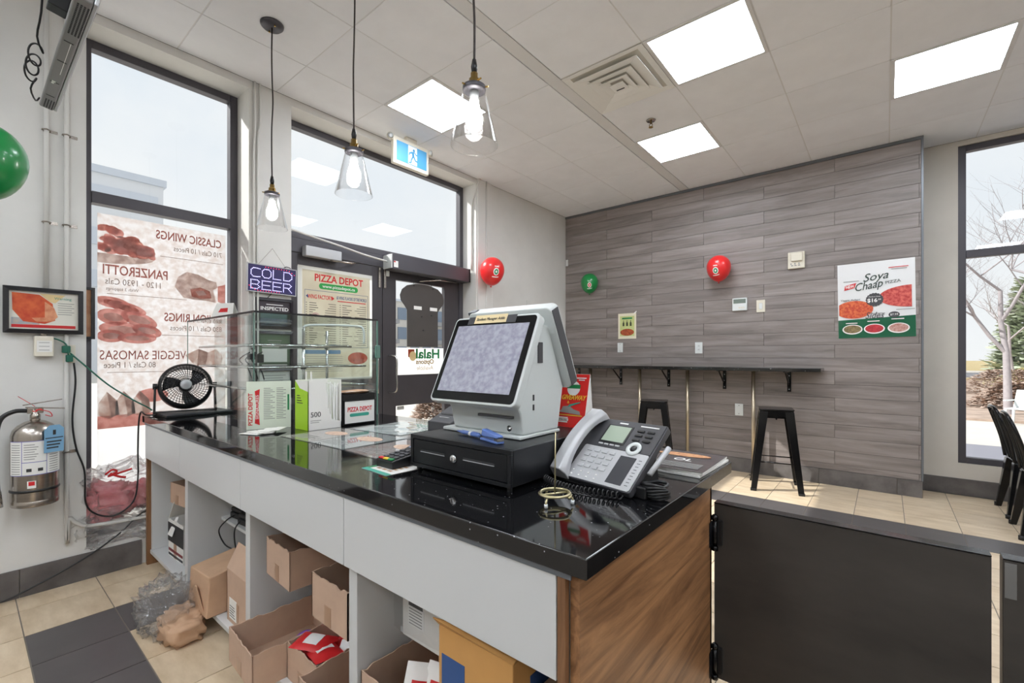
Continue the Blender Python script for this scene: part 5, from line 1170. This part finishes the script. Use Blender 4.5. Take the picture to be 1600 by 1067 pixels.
# ------------------------------------------------------------------ plank wall things
def ff_(x, z_, d=.001): return frame((x, YF-.001-d, z_), (1, 0, 0), (0, 0, 1))
def balloon(label, c, r, mm, print_dir=None, string=None, lean=(0, 0, 1)):
    up = Vector(lean).normalized(); M_ = Vector((0, 0, 1)).rotation_difference(up).to_matrix().to_4x4()
    t = thing('balloon', label, 'balloon', T(*c) @ M_)
    MB().lathe([(0, 1.05*r)]+[(r*math.sin(a)*(1 if a < PI/2 else (1-.10*((a-PI/2)/(PI/2))**1.2)), r*(1.05*math.cos(a) if a < PI/2 else 1.28*math.cos(a))) for a in [PI*k/22 for k in range(1, 22)]]+[(0, -1.28*r)], 32, cap=False).build('envelope', mm, t, True)
    MB().lathe([(0, -1.26*r), (.02*r, -1.28*r), (.09*r, -1.42*r), (0, -1.40*r)], 10).build('knot', mm, t, True)
    if string:
        b = MB(XF[t.name].inverted()); b.tube(string, .0012, 5); b.build('string', m_whiteink, t)
    if print_dir:
        d = Vector(print_dir).normalized(); u = Vector((0, 0, 1)); rr_ = u.cross(d).normalized(); u = d.cross(rr_)
        def sp(x, y, k=1.012):
            v = (d+rr_*x+u*y).normalized(); 
            a = math.acos(max(-1, min(1, v.z))); rad = math.sin(a)*(1 if a < PI/2 else (1-.10*((a-PI/2)/(PI/2))**1.2)); zz = 1.05*math.cos(a) if a < PI/2 else 1.28*math.cos(a)
            h_ = math.hypot(v.x, v.y) or 1; return (v.x/h_*rad*r*k, v.y/h_*rad*r*k, zz*r*k)
        def disc(r0, r1, mmx, nm, k, y0=0):
            b = MB(); b.grid(lambda q, w_: sp((r0+(r1-r0)*w_)*math.cos(2*PI*q), y0+(r0+(r1-r0)*w_)*math.sin(2*PI*q), k), 20, 2); b.build(nm, mmx, t, True)
        disc(.001, .24, m_whiteink, 'print_disc', 1.01); disc(.08, .17, m_green if mm is m_bred else m_red, 'print_ring', 1.02)
        b = MB(); b.grid(lambda q, w_: sp(-.30+.6*q, -.42+.07*w_+.06*q, 1.012), 8, 1); b.grid(lambda q, w_: sp(-.18+.36*q, .33+.07*w_, 1.012), 8, 1); b.build('print_line', m_whiteink, t, True)
    return t
m_bred = mat('balloon_red', (226, 42, 44), .28, coat=.3); m_bgreen = mat('balloon_green', (16, 134, 66), .28, coat=.3)
balloon('red balloon stuck on the plank wall beside the alarm', (-1.43, YF-.145, 2.26), .125, m_bred, (-.02, -1, -.35))
balloon('green balloon stuck on the plank wall at left', (-3.06, YF-.14, 2.26), .115, m_bgreen, (.5, -.86, -.35))
balloon('red balloon on a string beside the entrance door', (XW+.17, 3.74, 2.225), .135, m_bred, (.97, -.48, -.3), [(XW+.17, 3.74, 2.05), (XW+.172, 3.745, 1.6), (XW+.17, 3.74, 1.0)], (0, .12, 1))
balloon('large green balloon cut off by the left picture edge', (-2.90, .055, 2.10), .14, m_bgreen, None, [(-2.90, .055, 1.92), (-2.91, .05, 1.6)])
t = thing('fire_alarm', 'cream wall alarm sounder high on the plank wall', 'alarm', ff_(-.711, 2.262))
MB().box(-.075, .075, -.085, .085, 0, .03).build('backbox', m_ivory, t, bevel=.006); MB().box(-.045, .06, -.015, .075, .03, .055).build('strobe', m_ivory, t, bevel=.01)
q = MB()
for i in range(3): q.box(-.045+.03*i, -.025+.03*i, -.06, -.05, .0302, .032); q.box(-.05+.035*i, -.04+.035*i, -.045, -.03, .0302, .032)
q.build('sound_slots', m_grey, t)
t = thing('thermostat', 'white wall thermostat with small grey display', 'thermostat', ff_(-1.246, 1.847))
MB().box(-.075, .075, -.07, .07, 0, .022).build('case', m_wp, t, bevel=.005); MB().box(-.062, .062, .01, .058, .0222, .0232).build('display', mat('lcd_grey', (120, 132, 124), .2), t)
for i in range(3): MB().box(-.01+.022*i, .006+.022*i, -.045, -.03, .0222, .025).build('button', m_ivory, t, bevel=.001)
def plate(label, x, z_, w=.036, h=.06, dev=None):
    t = thing('wall_plate', label, 'wall plate', ff_(x, z_))
    MB().box(-w, w, -h, h, 0, .006).build('plate', m_ivory if dev == 'switch' else m_wp, t, bevel=.002)
    if dev == 'switch': MB().box(-.016, .016, -.032, .032, .0062, .010).build('rocker', m_wp, t, bevel=.002)
    elif dev == 'outlet':
        for s_ in (-1, 1): q = MB(); q.prism(rrect(-.014, s_*.022-.014, .014, s_*.022+.014, .006), .0062, .008); o = q.build('socket', m_wp, t); MB().box(-.006, -.003, s_*.022-.005, s_*.022+.006, .0081, .0086).build('slot', m_ink, o); MB().box(.003, .006, s_*.022-.005, s_*.022+.006, .0081, .0086).build('slot', m_ink, o)
    else:
        for s_ in (-1, 1): MB().cyl((0, s_*.045, .006), (0, s_*.045, .0075), .003, n=8).build('screw', m_steel, t)
plate('cream switch plate right of the thermostat', -1.04, 1.815, .042, .066, 'switch'); plate('white blank plate under the small flyer', -2.68, 1.388, .038, .062)
plate('white outlet plate just above the bar ledge', -1.687, 1.372, .042, .066, 'outlet'); plate('white blank plate low on the wall under the bar ledge', -1.255, .684, .042, .066)
plate('small white plate at the top left corner of the plank wall', -3.50, 2.60, .018, .045)
q = thing('wall_plate', 'white blank outlet plate on the beige wall behind the terminal', 'wall plate', frame((XW+.001, 4.62, 1.93), (0, 1, 0), (0, 0, 1))); MB().box(-.045, .045, -.06, .06, 0, .005).build('plate', m_wall_l, q, bevel=.002)
t = thing('small_flyer', 'small green and cream flyer of bottles and food on the planks', 'flyer', ff_(-2.585, 1.665))
MB().box(-.125, .125, -.165, .165, 0, .001).build('sheet', mat('flyer_cream', (232, 226, 204), .5), t); flat(t, 'green_field', rc(-.10, -.13, .10, .13), food('flyer_green', (206, 214, 150), (190, 200, 130), 8)); lines(t, [(-.07, .10, .07, .02)], m_green, .0018)
for i in range(3): flat(t, 'pictured_bottle', [(-.062+.05*i, .0), (-.038+.05*i, .0), (-.038+.05*i, .04), (-.046+.05*i, .055), (-.046+.05*i, .075), (-.054+.05*i, .075), (-.054+.05*i, .055), (-.062+.05*i, .04)], mat('bottle_print', (60, 66, 40), .5), .0018)
flat(t, 'pictured_food', ell(0, -.08, .095, .045), food('flyer_food', (196, 96, 50), (130, 60, 36), 40), .0018); flat(t, 'tape_tab', [(.10, .15), (.135, .18), (.125, .19), (.09, .16)], m_whiteink, .0022)
# pizza poster
t = thing('pizza_poster', 'glossy Soya Chaap pizza poster at the right end of the planks', 'poster', frame((-.077, YF-.003, 1.808), (1, 0, .012), (0, 0, 1)))
m_post = mat('poster_white', (228, 229, 230), .22)
MB().grid(lambda u, v: (-.286+.572*u, -.36+.72*v, .001+.0025*noise.noise((u*3, v*3, 4))*(1-v)), 12, 14).build('sheet', m_post, t, True)
L0 = .0045
MB().grid(lambda u, v: (-.285+.57*u, -.358+.175*v+.02*v*u, L0+.004*noise.noise((u*7, v*4, 9))), 30, 8).build('green_band', mat('poster_green', (14, 92, 62), .16), t, True)
pz = food('pizza_print', (226, 120, 70), (186, 52, 40), 55); pz2 = food('pizza_print_b', (222, 112, 100), (176, 44, 48), 45)
flat(t, 'pictured_pizza', [(x, y) for x, y in ell(.26, .015, .235, .10, 40) if x <= .284]+[], pz2, L0); 
flat(t, 'pictured_pizza', [(x, y) for x, y in ell(-.16, -.085, .145, .085, 40) if x >= -.284], pz, L0)
bd = [((.062 if k % 2 else .068)*math.cos(2*PI*k/36), (.062 if k % 2 else .068)*math.sin(2*PI*k/36)) for k in range(36)]
flat(t, 'price_badge', [(x-.005, y*.95+.0) for x, y in bd], m_dgrey, L0+.001); text(t, '$16', -.022, -.008, .036, m_whiteink, z=L0+.002, bold=.001); text(t, '.99', .03, -.002, .016, m_whiteink, z=L0+.002); text(t, 'Medium Pizza', -.005, .028, .009, m_whiteink, z=L0+.002, w=.085)
m_script = mat('script_green', (40, 60, 52), .4)
text(t, 'Soya', .0, .215, .075, m_script, z=L0, shear=.4, w=.19, rot=.10, bold=.0005); text(t, 'Chaap', -.055, .135, .075, m_script, z=L0, shear=.4, w=.21, rot=.14, bold=.0005); text(t, 'PIZZA', .13, .155, .028, m_script, z=L0, w=.11, rot=.10)
flat(t, 'new_box', [(-.235, .105), (-.155, .125), (-.14, .172), (-.228, .15)], m_red, L0); text(t, 'NEW', -.19, .138, .028, m_whiteink, z=L0+.001, rot=.13, w=.066, bold=.001)
text(t, 'Veggie Achari', -.19, .01, .018, m_ink, z=L0, w=.15, shear=.2); lines(t, [(.10, .288, .24, .007)], m_red, L0); lines(t, [(.12, .272, .23, .007), (.15, -.105, .28, .006), (-.04, -.13, .07, .006), (-.24, .19, -.12, .006)], m_grey, L0)
text(t, 'Sides', -.01, -.150, .062, m_dgrey, z=L0+.002, shear=.35, w=.14, bold=.0002); flat(t, 'price_badge', ell(.135, -.15, .04, .028), m_dgrey, L0+.001); text(t, '$7.99', .135, -.15, .018, m_whiteink, z=L0+.002, w=.055)
for i, (x, c1_, c2_) in enumerate(((-.175, (150, 130, 90), (90, 80, 50)), (-.01, (206, 60, 70), (160, 30, 40)), (.165, (206, 170, 160), (170, 110, 100)))):
    flat(t, 'pictured_bowl', ell(x, -.275, .078, .047), m_whiteink, L0+.005); flat(t, 'pictured_dish', ell(x, -.273, .068, .038), food('dish_print_%d' % i, c1_, c2_, 60), L0+.006); lines(t, [(x-.05, -.215+.012*i, x+.04, .008)], m_whiteink, L0+.006)
# bar ledge: top, brackets, poles
LD0, LD1 = YF-.30, YF-.001
t = thing('bar_ledge', 'black speckled wall bar ledge along the plank wall', 'bar ledge', (-2.0, YF-.15, 1.13))
part(t, 'top', mat_speckle('ledge_quartz', (16, 15, 15), (190, 190, 190), .12, 60, .2), (XW+.02, -.475, LD0, LD1, 1.12, 1.157), bevel=.003)
for x in (-3.30, -2.67, -2.04, -1.405, -.776):
    b = mw(t); b.box(x-.018, x+.018, YF-.008, YF-.002, .905, 1.118); b.box(x-.018, x+.018, YF-.26, YF-.008, 1.112, 1.1185); br = b.build('bracket', m_gloss, t, bevel=.001)
    b = mw(t); b.hexa([(x-.006, YF-.009, .955), (x+.006, YF-.009, .955), (x+.006, YF-.009, .975), (x-.006, YF-.009, .975)], [(x-.006, YF-.225, 1.10), (x+.006, YF-.225, 1.10), (x+.006, YF-.225, 1.112), (x-.006, YF-.225, 1.112)]); b.build('brace', m_gloss, br)
    b = mw(t)
    for z_ in (.93, 1.0, 1.07): b.cyl((x, YF-.008, z_), (x, YF-.0105, z_), .005, n=8)
    b.build('screws', m_chrome, br)
m_pole = mat('pole_nickel', (206, 192, 168), .28, metal=.85)
for x in (-3.06, -2.363, -1.78, -1.09):
    b = mw(t); b.cyl((x, 5.375, .001), (x, 5.375, 1.119), .019, n=16); pl_ = b.build('pole', m_pole, t, True)
    b = mw(t); b.lathe([(0, 0), (.04, 0), (.04, .006), (.022, .010), (.022, .05), (0, .05)], 20, T(x, 5.375, .0006)); b.build('pole_foot', m_steel, pl_, True)
# stools
def stool(M_, label):
    t = thing('bar_stool', label, 'stool', M_, group='black metal bar stools at the ledge'); s = .148; h = .77
    b = MB(); b.prism(rrect(-s, -s, s, s, .035), h-.012, h); b.build('seat', m_gloss, t, bevel=.004)
    b = MB(); b.prism(rrect(-s+.006, -s+.006, s-.006, s-.006, .03), h-.07, h-.0125); b.build('apron', m_gloss, t)
    for sx in (-1, 1):
        for sy in (-1, 1):
            def P(k, a, b_): c_ = .130+(.205-.130)*k; return (sx*(c_-a), sy*(c_-b_), (h-.02)*(1-k)+.0*k)
            b = MB(); w0, w1 = .062, .036
            for (a0, b0) in (((0, 0), (1, 0)), ((0, 0), (0, 1))):
                e = b0; p = []
                for k, w_ in ((0, w0), (1, w1)):
                    p.append([P(k, -.012, -.012), P(k, w_*e[0]-.012*(1-e[0]), w_*e[1]-.012*(1-e[1])), P(k, w_*e[0]+(.0)*(1-e[0]), w_*e[1]+0*(1-e[1])), P(k, 0, 0)])
                b.hexa(p[1], p[0])
            lg = b.build('leg', m_gloss, t, bevel=.003)
            b = MB(); c_ = .2; b.box(*sorted((sx*(c_-.03), sx*(c_+.02))), *sorted((sy*(c_-.03), sy*(c_+.02))), -.0, .02); b.build('foot_cap', m_black, lg, bevel=.002)
    for z_ in (.27,):
        c_ = .130+.075*(1-z_/(h-.02))-.01
        for a, b_ in (((-c_, -c_), (c_, -c_)), ((c_, -c_), (c_, c_)), ((c_, c_), (-c_, c_)), ((-c_, c_), (-c_, -c_))):
            MB().cyl((*a, z_), (*b_, z_), .006, n=8).build('stretcher', m_gloss, t, True)
    q = MB(); q.box(-.115, .115, -.006, .006, h-.10, h-.075); q.box(-.006, .006, -.115, .115, h-.10, h-.075); q.build('seat_brace', m_gloss, t)
    return t
s1 = stool(T(-.825, 5.03, .0006) @ R(.22, 'Z'), 'black metal stool at right, under the end of the bar ledge')
dup(s1, T(-2.05, 5.06, .0006) @ R(.33, 'Z'), 'black metal stool at left, partly hidden behind the desk phone')
# metal chairs at the right edge
def chair(M_, label):
    t = thing('metal_chair', label, 'chair', M_, group='black metal chairs by the window'); s = .17; h = .45
    b = MB(); b.prism(rrect(-s, -s, s, s, .04), h-.012, h); b.build('seat', m_gloss, t, bevel=.004)
    for sx in (-1, 1):
        for sy in (-1, 1):
            c0, c1 = .15, .205
            b = MB()
            b.hexa([(sx*(c1+.012), sy*(c1+.012), 0), (sx*(c1-.022), sy*(c1+.012), 0), (sx*(c1-.022), sy*(c1-.022), 0), (sx*(c1+.012), sy*(c1-.022), 0)], [(sx*(c0+.02), sy*(c0+.02), h-.02), (sx*(c0-.06), sy*(c0+.02), h-.02), (sx*(c0-.05), sy*(c0-.05), h-.02), (sx*(c0+.02), sy*(c0-.06), h-.02)])
            lg = b.build('leg', m_gloss, t, bevel=.005); b = MB(); b.cyl((sx*c1, sy*c1, 0), (sx*c1, sy*c1, .03), .019, n=12); b.build('foot_cap', m_black, lg, True)
    # back loop leaning towards -x
    up = [(-.165, -.165, h-.01), (-.19, -.17, .60), (-.235, -.165, .76), (-.265, -.12, .845), (-.27, 0, .86), (-.265, .12, .845), (-.235, .165, .76), (-.19, .17, .60), (-.165, .165, h-.01)]
    MB().tube(spline(up, 6), .012, 10).build('back_frame', m_gloss, t, True)
    for y in (-.07, .07): MB().tube(spline([(-.16, y*.6, h), (-.2, y, .62), (-.262, y, .845)], 6), .009, 8).build('back_rod', m_gloss, t, True)
    q = MB(); q.cyl((-.17, -.17, .2), (.17, .17, .2), .006, n=8); q.cyl((-.17, .17, .2), (.17, -.17, .2), .006, n=8); q.build('cross_brace', m_gloss, t)
    return t
c0_ = chair(T(.945, 5.43, .0006) @ R(.02, 'Z'), 'black metal chair nearest the window wall at the right edge')
dup(c0_, T(.94, 4.87, .0006) @ R(-.03, 'Z'), 'black metal chair in front of its twin at the right edge')
# ------------------------------------------------------------------ outdoors
def stru(o, label): return struct(o, label)
gz = -.12
m_conc = mat('pale_concrete', (205, 200, 192), .85, var=.06, scale=1.5); m_asph = mat('asphalt', (112, 112, 116), .9, var=.1, scale=1)
m_lawn = mat('dry_lawn', (176, 158, 116), .95, var=.2, scale=1.2); m_mulch = mat('mulch', (176, 156, 142), .95, var=.3, scale=2.5)  # mulch brown lightened to include outdoor haze
o = MB().box(-90, -3.9, -60, 90, gz-.1, gz).build('parking_lot', m_conc); tag(o, 'wide pale concrete parking lot outside the entrance', None, None, 'structure')
o = MB().box(-3.9, 40, 6.1, 10.2, gz-.1, gz+.003).build('drive_strip', mat('grey_strip', (136, 136, 146), .9)); tag(o, 'grey paved strip right below the right window', None, None, 'structure')
o = MB().box(-3.9, 40, 10.2, 14.0, gz-.1, gz-.002).build('sidewalk', m_conc); tag(o, 'pale concrete walk outside the right window', None, None, 'structure')
o = MB().box(-3.9, 60, 14.0, 36, gz-.1, gz+.05).build('planting_bed', m_mulch); tag(o, 'brown mulch bed beyond the walk', None, None, 'structure')
o = MB().box(-3.9, 60, 36, 42, gz-.1, gz+.01).build('verge', m_lawn); tag(o, 'dry grass verge along the road', None, None, 'structure')
o = MB().box(-3.9, 90, 42, 56, gz-.1, gz).build('road', m_asph); tag(o, 'grey asphalt road seen through the right window', None, None, 'structure')
o = MB().box(-3.9, 90, 56, 57, gz-.1, gz+.14).build('kerb', m_conc); tag(o, 'pale kerb on the far side of the road', None, None, 'structure')
o = MB().box(-3.9, 160, 57, 200, gz-.1, gz+.1).build('park_lawn', m_lawn); tag(o, 'dry park lawn beyond the road', None, None, 'structure')
m_bark = mat('hazed_bark', (170, 163, 166), .9, var=.15, scale=10)  # trunk and twig colour paled, with outdoor haze mixed in
def tree(x, y, H, label, seed, spread=.55, r0=.09, first=.25, levels=5, lean=0):
    rr = random.Random(seed); t = thing('bare_tree', label, 'tree', (x, y, gz))
    tr = MB(); br = MB()
    def grow(b, p, d, L_, r, lev):
        n = 4; pts = [p]; rad = [r]; q = p; dd = d
        for i in range(n):
            dd = (dd+Vector((rr.uniform(-.16, .16), rr.uniform(-.16, .16), rr.uniform(-.04, .12)))).normalized(); q = q+dd*L_/n; pts.append(q); rad.append(r*(1-.55*(i+1)/n))
        b.tube(pts, rad, 6 if lev < 2 else 4 if lev < 3 else 3, caps=False)
        if lev >= levels: return
        for k in range(3 if lev < 3 else 4):
            i = min(n, 1+int(rr.random()*n)) if lev else rr.choice((2, 3, 4))
            a = rr.uniform(0, 2*PI); s = Vector((math.cos(a), math.sin(a), rr.uniform(.1, .7)))
            grow(br, pts[i], (dd*(1-spread)+s*spread).normalized(), L_*rr.uniform(.55, .8), rad[i]*.7, lev+1)
    grow(tr, Vector((0, 0, 0)), Vector((lean, 0, 1)).normalized(), H*.42, r0, 0)
    tr.build('trunk', m_bark, t, True); br.build('branches', m_bark, t, True)
tree(3.55, 12.0, 8.0, 'large bare tree at the right whose branches cross the upper pane', 4, .62, .13, levels=5)
tree(2.2, 15.5, 7.0, 'bare tree behind the large one, filling the lower pane with twigs', 11, .6, .09, levels=5)
tree(5.6, 38, 7.5, 'small bare street tree on the verge before the road', 21, .6, .12, levels=5)
tree(11.5, 66, 10, 'distant bare tree in the park beyond the road', 33, .6, .16, levels=4)
tree(2.5, 72, 11, 'distant bare tree at the left of the park view', 35, .6, .16, levels=4)
def foliage(name, x, y, rx, rz, n, label, cat, mm, seed, leaf=.12):
    rr = random.Random(seed); b = MB()
    for i in range(n):
        h = rr.random(); a = rr.uniform(0, 2*PI); k = (1-h*.75)*rr.uniform(.55, 1)
        p = Vector((x+rx*k*math.cos(a), y+rx*k*math.sin(a), gz+.1+rz*h)); d = Vector((math.cos(a), math.sin(a), rr.uniform(-.3, .5)))*leaf; e = Vector((-math.sin(a), math.cos(a), rr.uniform(-.4, .4)))*leaf*.45
        b.add([p-e, p+e, p+d+e*.2, p+d-e*.2], [(0, 1, 2, 3)])
    t = thing(name, label, cat, (x, y, gz)); q = mw(t); q.v = []; b2 = mw(t); b2.add(b.v, b.f); o = b2.build('foliage', mm, t); o['kind'] = 'stuff'
    b3 = MB(); b3.cyl((0, 0, 0), (0, 0, rz*.8), .05*rz*.3, .01, 6); b3.build('trunk', m_bark, t)
m_ev = mat('evergreen', (186, 194, 172), .9, var=.3, scale=3); m_ysh = mat('yellow_shrub', (196, 186, 136), .9, var=.2, scale=6); m_bsh = mat('brown_shrub', (184, 162, 148), .9, var=.2, scale=6)  # evergreen tone lightened so the colour itself carries haze
foliage('evergreen_tree', 10.4, 60, 3.2, 8, 2600, 'dull green evergreen in the park beyond the road', 'tree', m_ev, 1, .8)
foliage('evergreen_tree', 16, 70, 3.4, 9, 2600, 'dull green evergreen farther right in the park', 'tree', m_ev, 2, .8)
for i, (x, y, r_, h_, mm) in enumerate(((2.6, 17.5, 1.0, .6, m_bsh), (4.5, 19, 1.4, .7, m_ysh), (3.4, 24, 1.8, .8, m_bsh), (6.6, 23, 1.6, .8, m_bsh), (5.0, 29, 2.0, .8, m_ysh))):
    foliage('dry_shrub', x, y, r_, h_, 2600, ['low brown shrub nearest the walk in the mulch bed', 'low yellowish shrub second from the walk', 'brown shrub in the middle of the mulch bed', 'brown shrub at the right of the mulch bed', 'yellowish shrub nearest the road in the bed'][i], 'shrub', mm, 40+i, .10)
foliage('dry_shrub', -7.1, 6.1, .45, .55, 1500, 'brown twiggy shrub seen under the door rail', 'shrub', m_bsh, 51, .09); foliage('dry_shrub', -7.0, 7.2, .5, .6, 1500, 'yellow green shrub beside the brown one outside the door', 'shrub', m_ysh, 52, .09)
# white plastic chair outside
t = thing('patio_chair', 'white plastic patio chair outside the right window', 'chair', T(2.12, 13.6, gz) @ R(-.5, 'Z') @ Matrix.Scale(.8, 4))
MB().box(-.24, .24, -.22, .22, .40, .43).build('seat', m_wp, t, bevel=.01)
MB().hexa([(-.24, .20, .43), (.24, .20, .43), (.24, .23, .43), (-.24, .23, .43)], [(-.22, .34, .88), (.22, .34, .88), (.22, .37, .88), (-.22, .37, .88)]).build('backrest', m_wp, t, bevel=.01)
for sx in (-1, 1):
    for sy in (-1, 1): MB().hexa([(sx*.25-.02, sy*.23-.02, 0), (sx*.25+.02, sy*.23-.02, 0), (sx*.25+.02, sy*.23+.02, 0), (sx*.25-.02, sy*.23+.02, 0)], [(sx*.22-.025, sy*.2-.025, .4), (sx*.22+.025, sy*.2-.025, .4), (sx*.22+.025, sy*.2+.025, .4), (sx*.22-.025, sy*.2+.025, .4)]).build('leg', m_wp, t)
    MB().box(sx*.25-.025, sx*.25+.025, -.2, .25, .60, .63).build('armrest', m_wp, t, bevel=.008)
# buildings across the lot
m_bl = mat('hazed_blue_cladding', (222, 226, 232), .6); m_bl2 = mat('blue_grey_band', (204, 212, 224), .6); m_ap = mat('apartment_wall', (206, 204, 200), .8); m_win = mat('far_window', (120, 136, 156), .2)  # pale blue building tones lightened further to paint in haze
t = thing('office_building', 'pale blue flat roofed building beyond the left window', 'building', (-56, 0, gz)); part(t, 'wall', m_bl, (-62, -50, -14, 11.6, gz, 16.9), bevel=0)
for z_ in (3.5, 7.0, 10.5, 14.0): part(t, 'window_band', m_bl2, (-49.99, -49.9, -13.5, 11.2, z_, z_+1.4), bevel=0)
part(t, 'parapet', m_bl2, (-62.2, -49.8, -14.2, 11.8, 16.4, 17.0), bevel=0)
t = thing('apartment_building', 'grey white apartment block with rows of windows seen through the door', 'building', (-56, 43, gz)); part(t, 'wall', m_ap, (-62, -50, 34, 54, gz, 8.6), bevel=0)
for i in range(9):
    for j in range(3): part(t, 'window', m_win, (-49.99, -49.9, 34.8+2.1*i, 36.2+2.1*i, 1.0+2.6*j, 2.6+2.6*j), bevel=0)
    if i % 2 == 0:
        for j in range(3): part(t, 'balcony', mat('balcony_grey', (150, 152, 156), .7), (-49.9, -49.0, 34.5+2.1*i, 36.5+2.1*i, .4+2.6*j, .95+2.6*j), bevel=0)
part(t, 'roof', m_bl2, (-62.3, -49.7, 33.7, 54.3, 8.6, 8.9), bevel=0)

bpy.context.view_layer.update()
for o, w_ in FIT:
    d = o.dimensions.x
    if d > 1e-5: o.scale.x = w_/d*o.scale.x

dg = bpy.context.evaluated_depsgraph_get(); bpy.context.view_layer.update()
for o in [x for x in SC.objects if x.type == 'FONT']:
    me = bpy.data.meshes.new_from_object(o.evaluated_get(dg)); nm = o.name; q = bpy.data.objects.new('lettering', me); C.objects.link(q)
    q.parent = o.parent; q.matrix_basis = o.matrix_basis.copy(); q.matrix_parent_inverse = o.matrix_parent_inverse.copy()
    bpy.data.objects.remove(o)
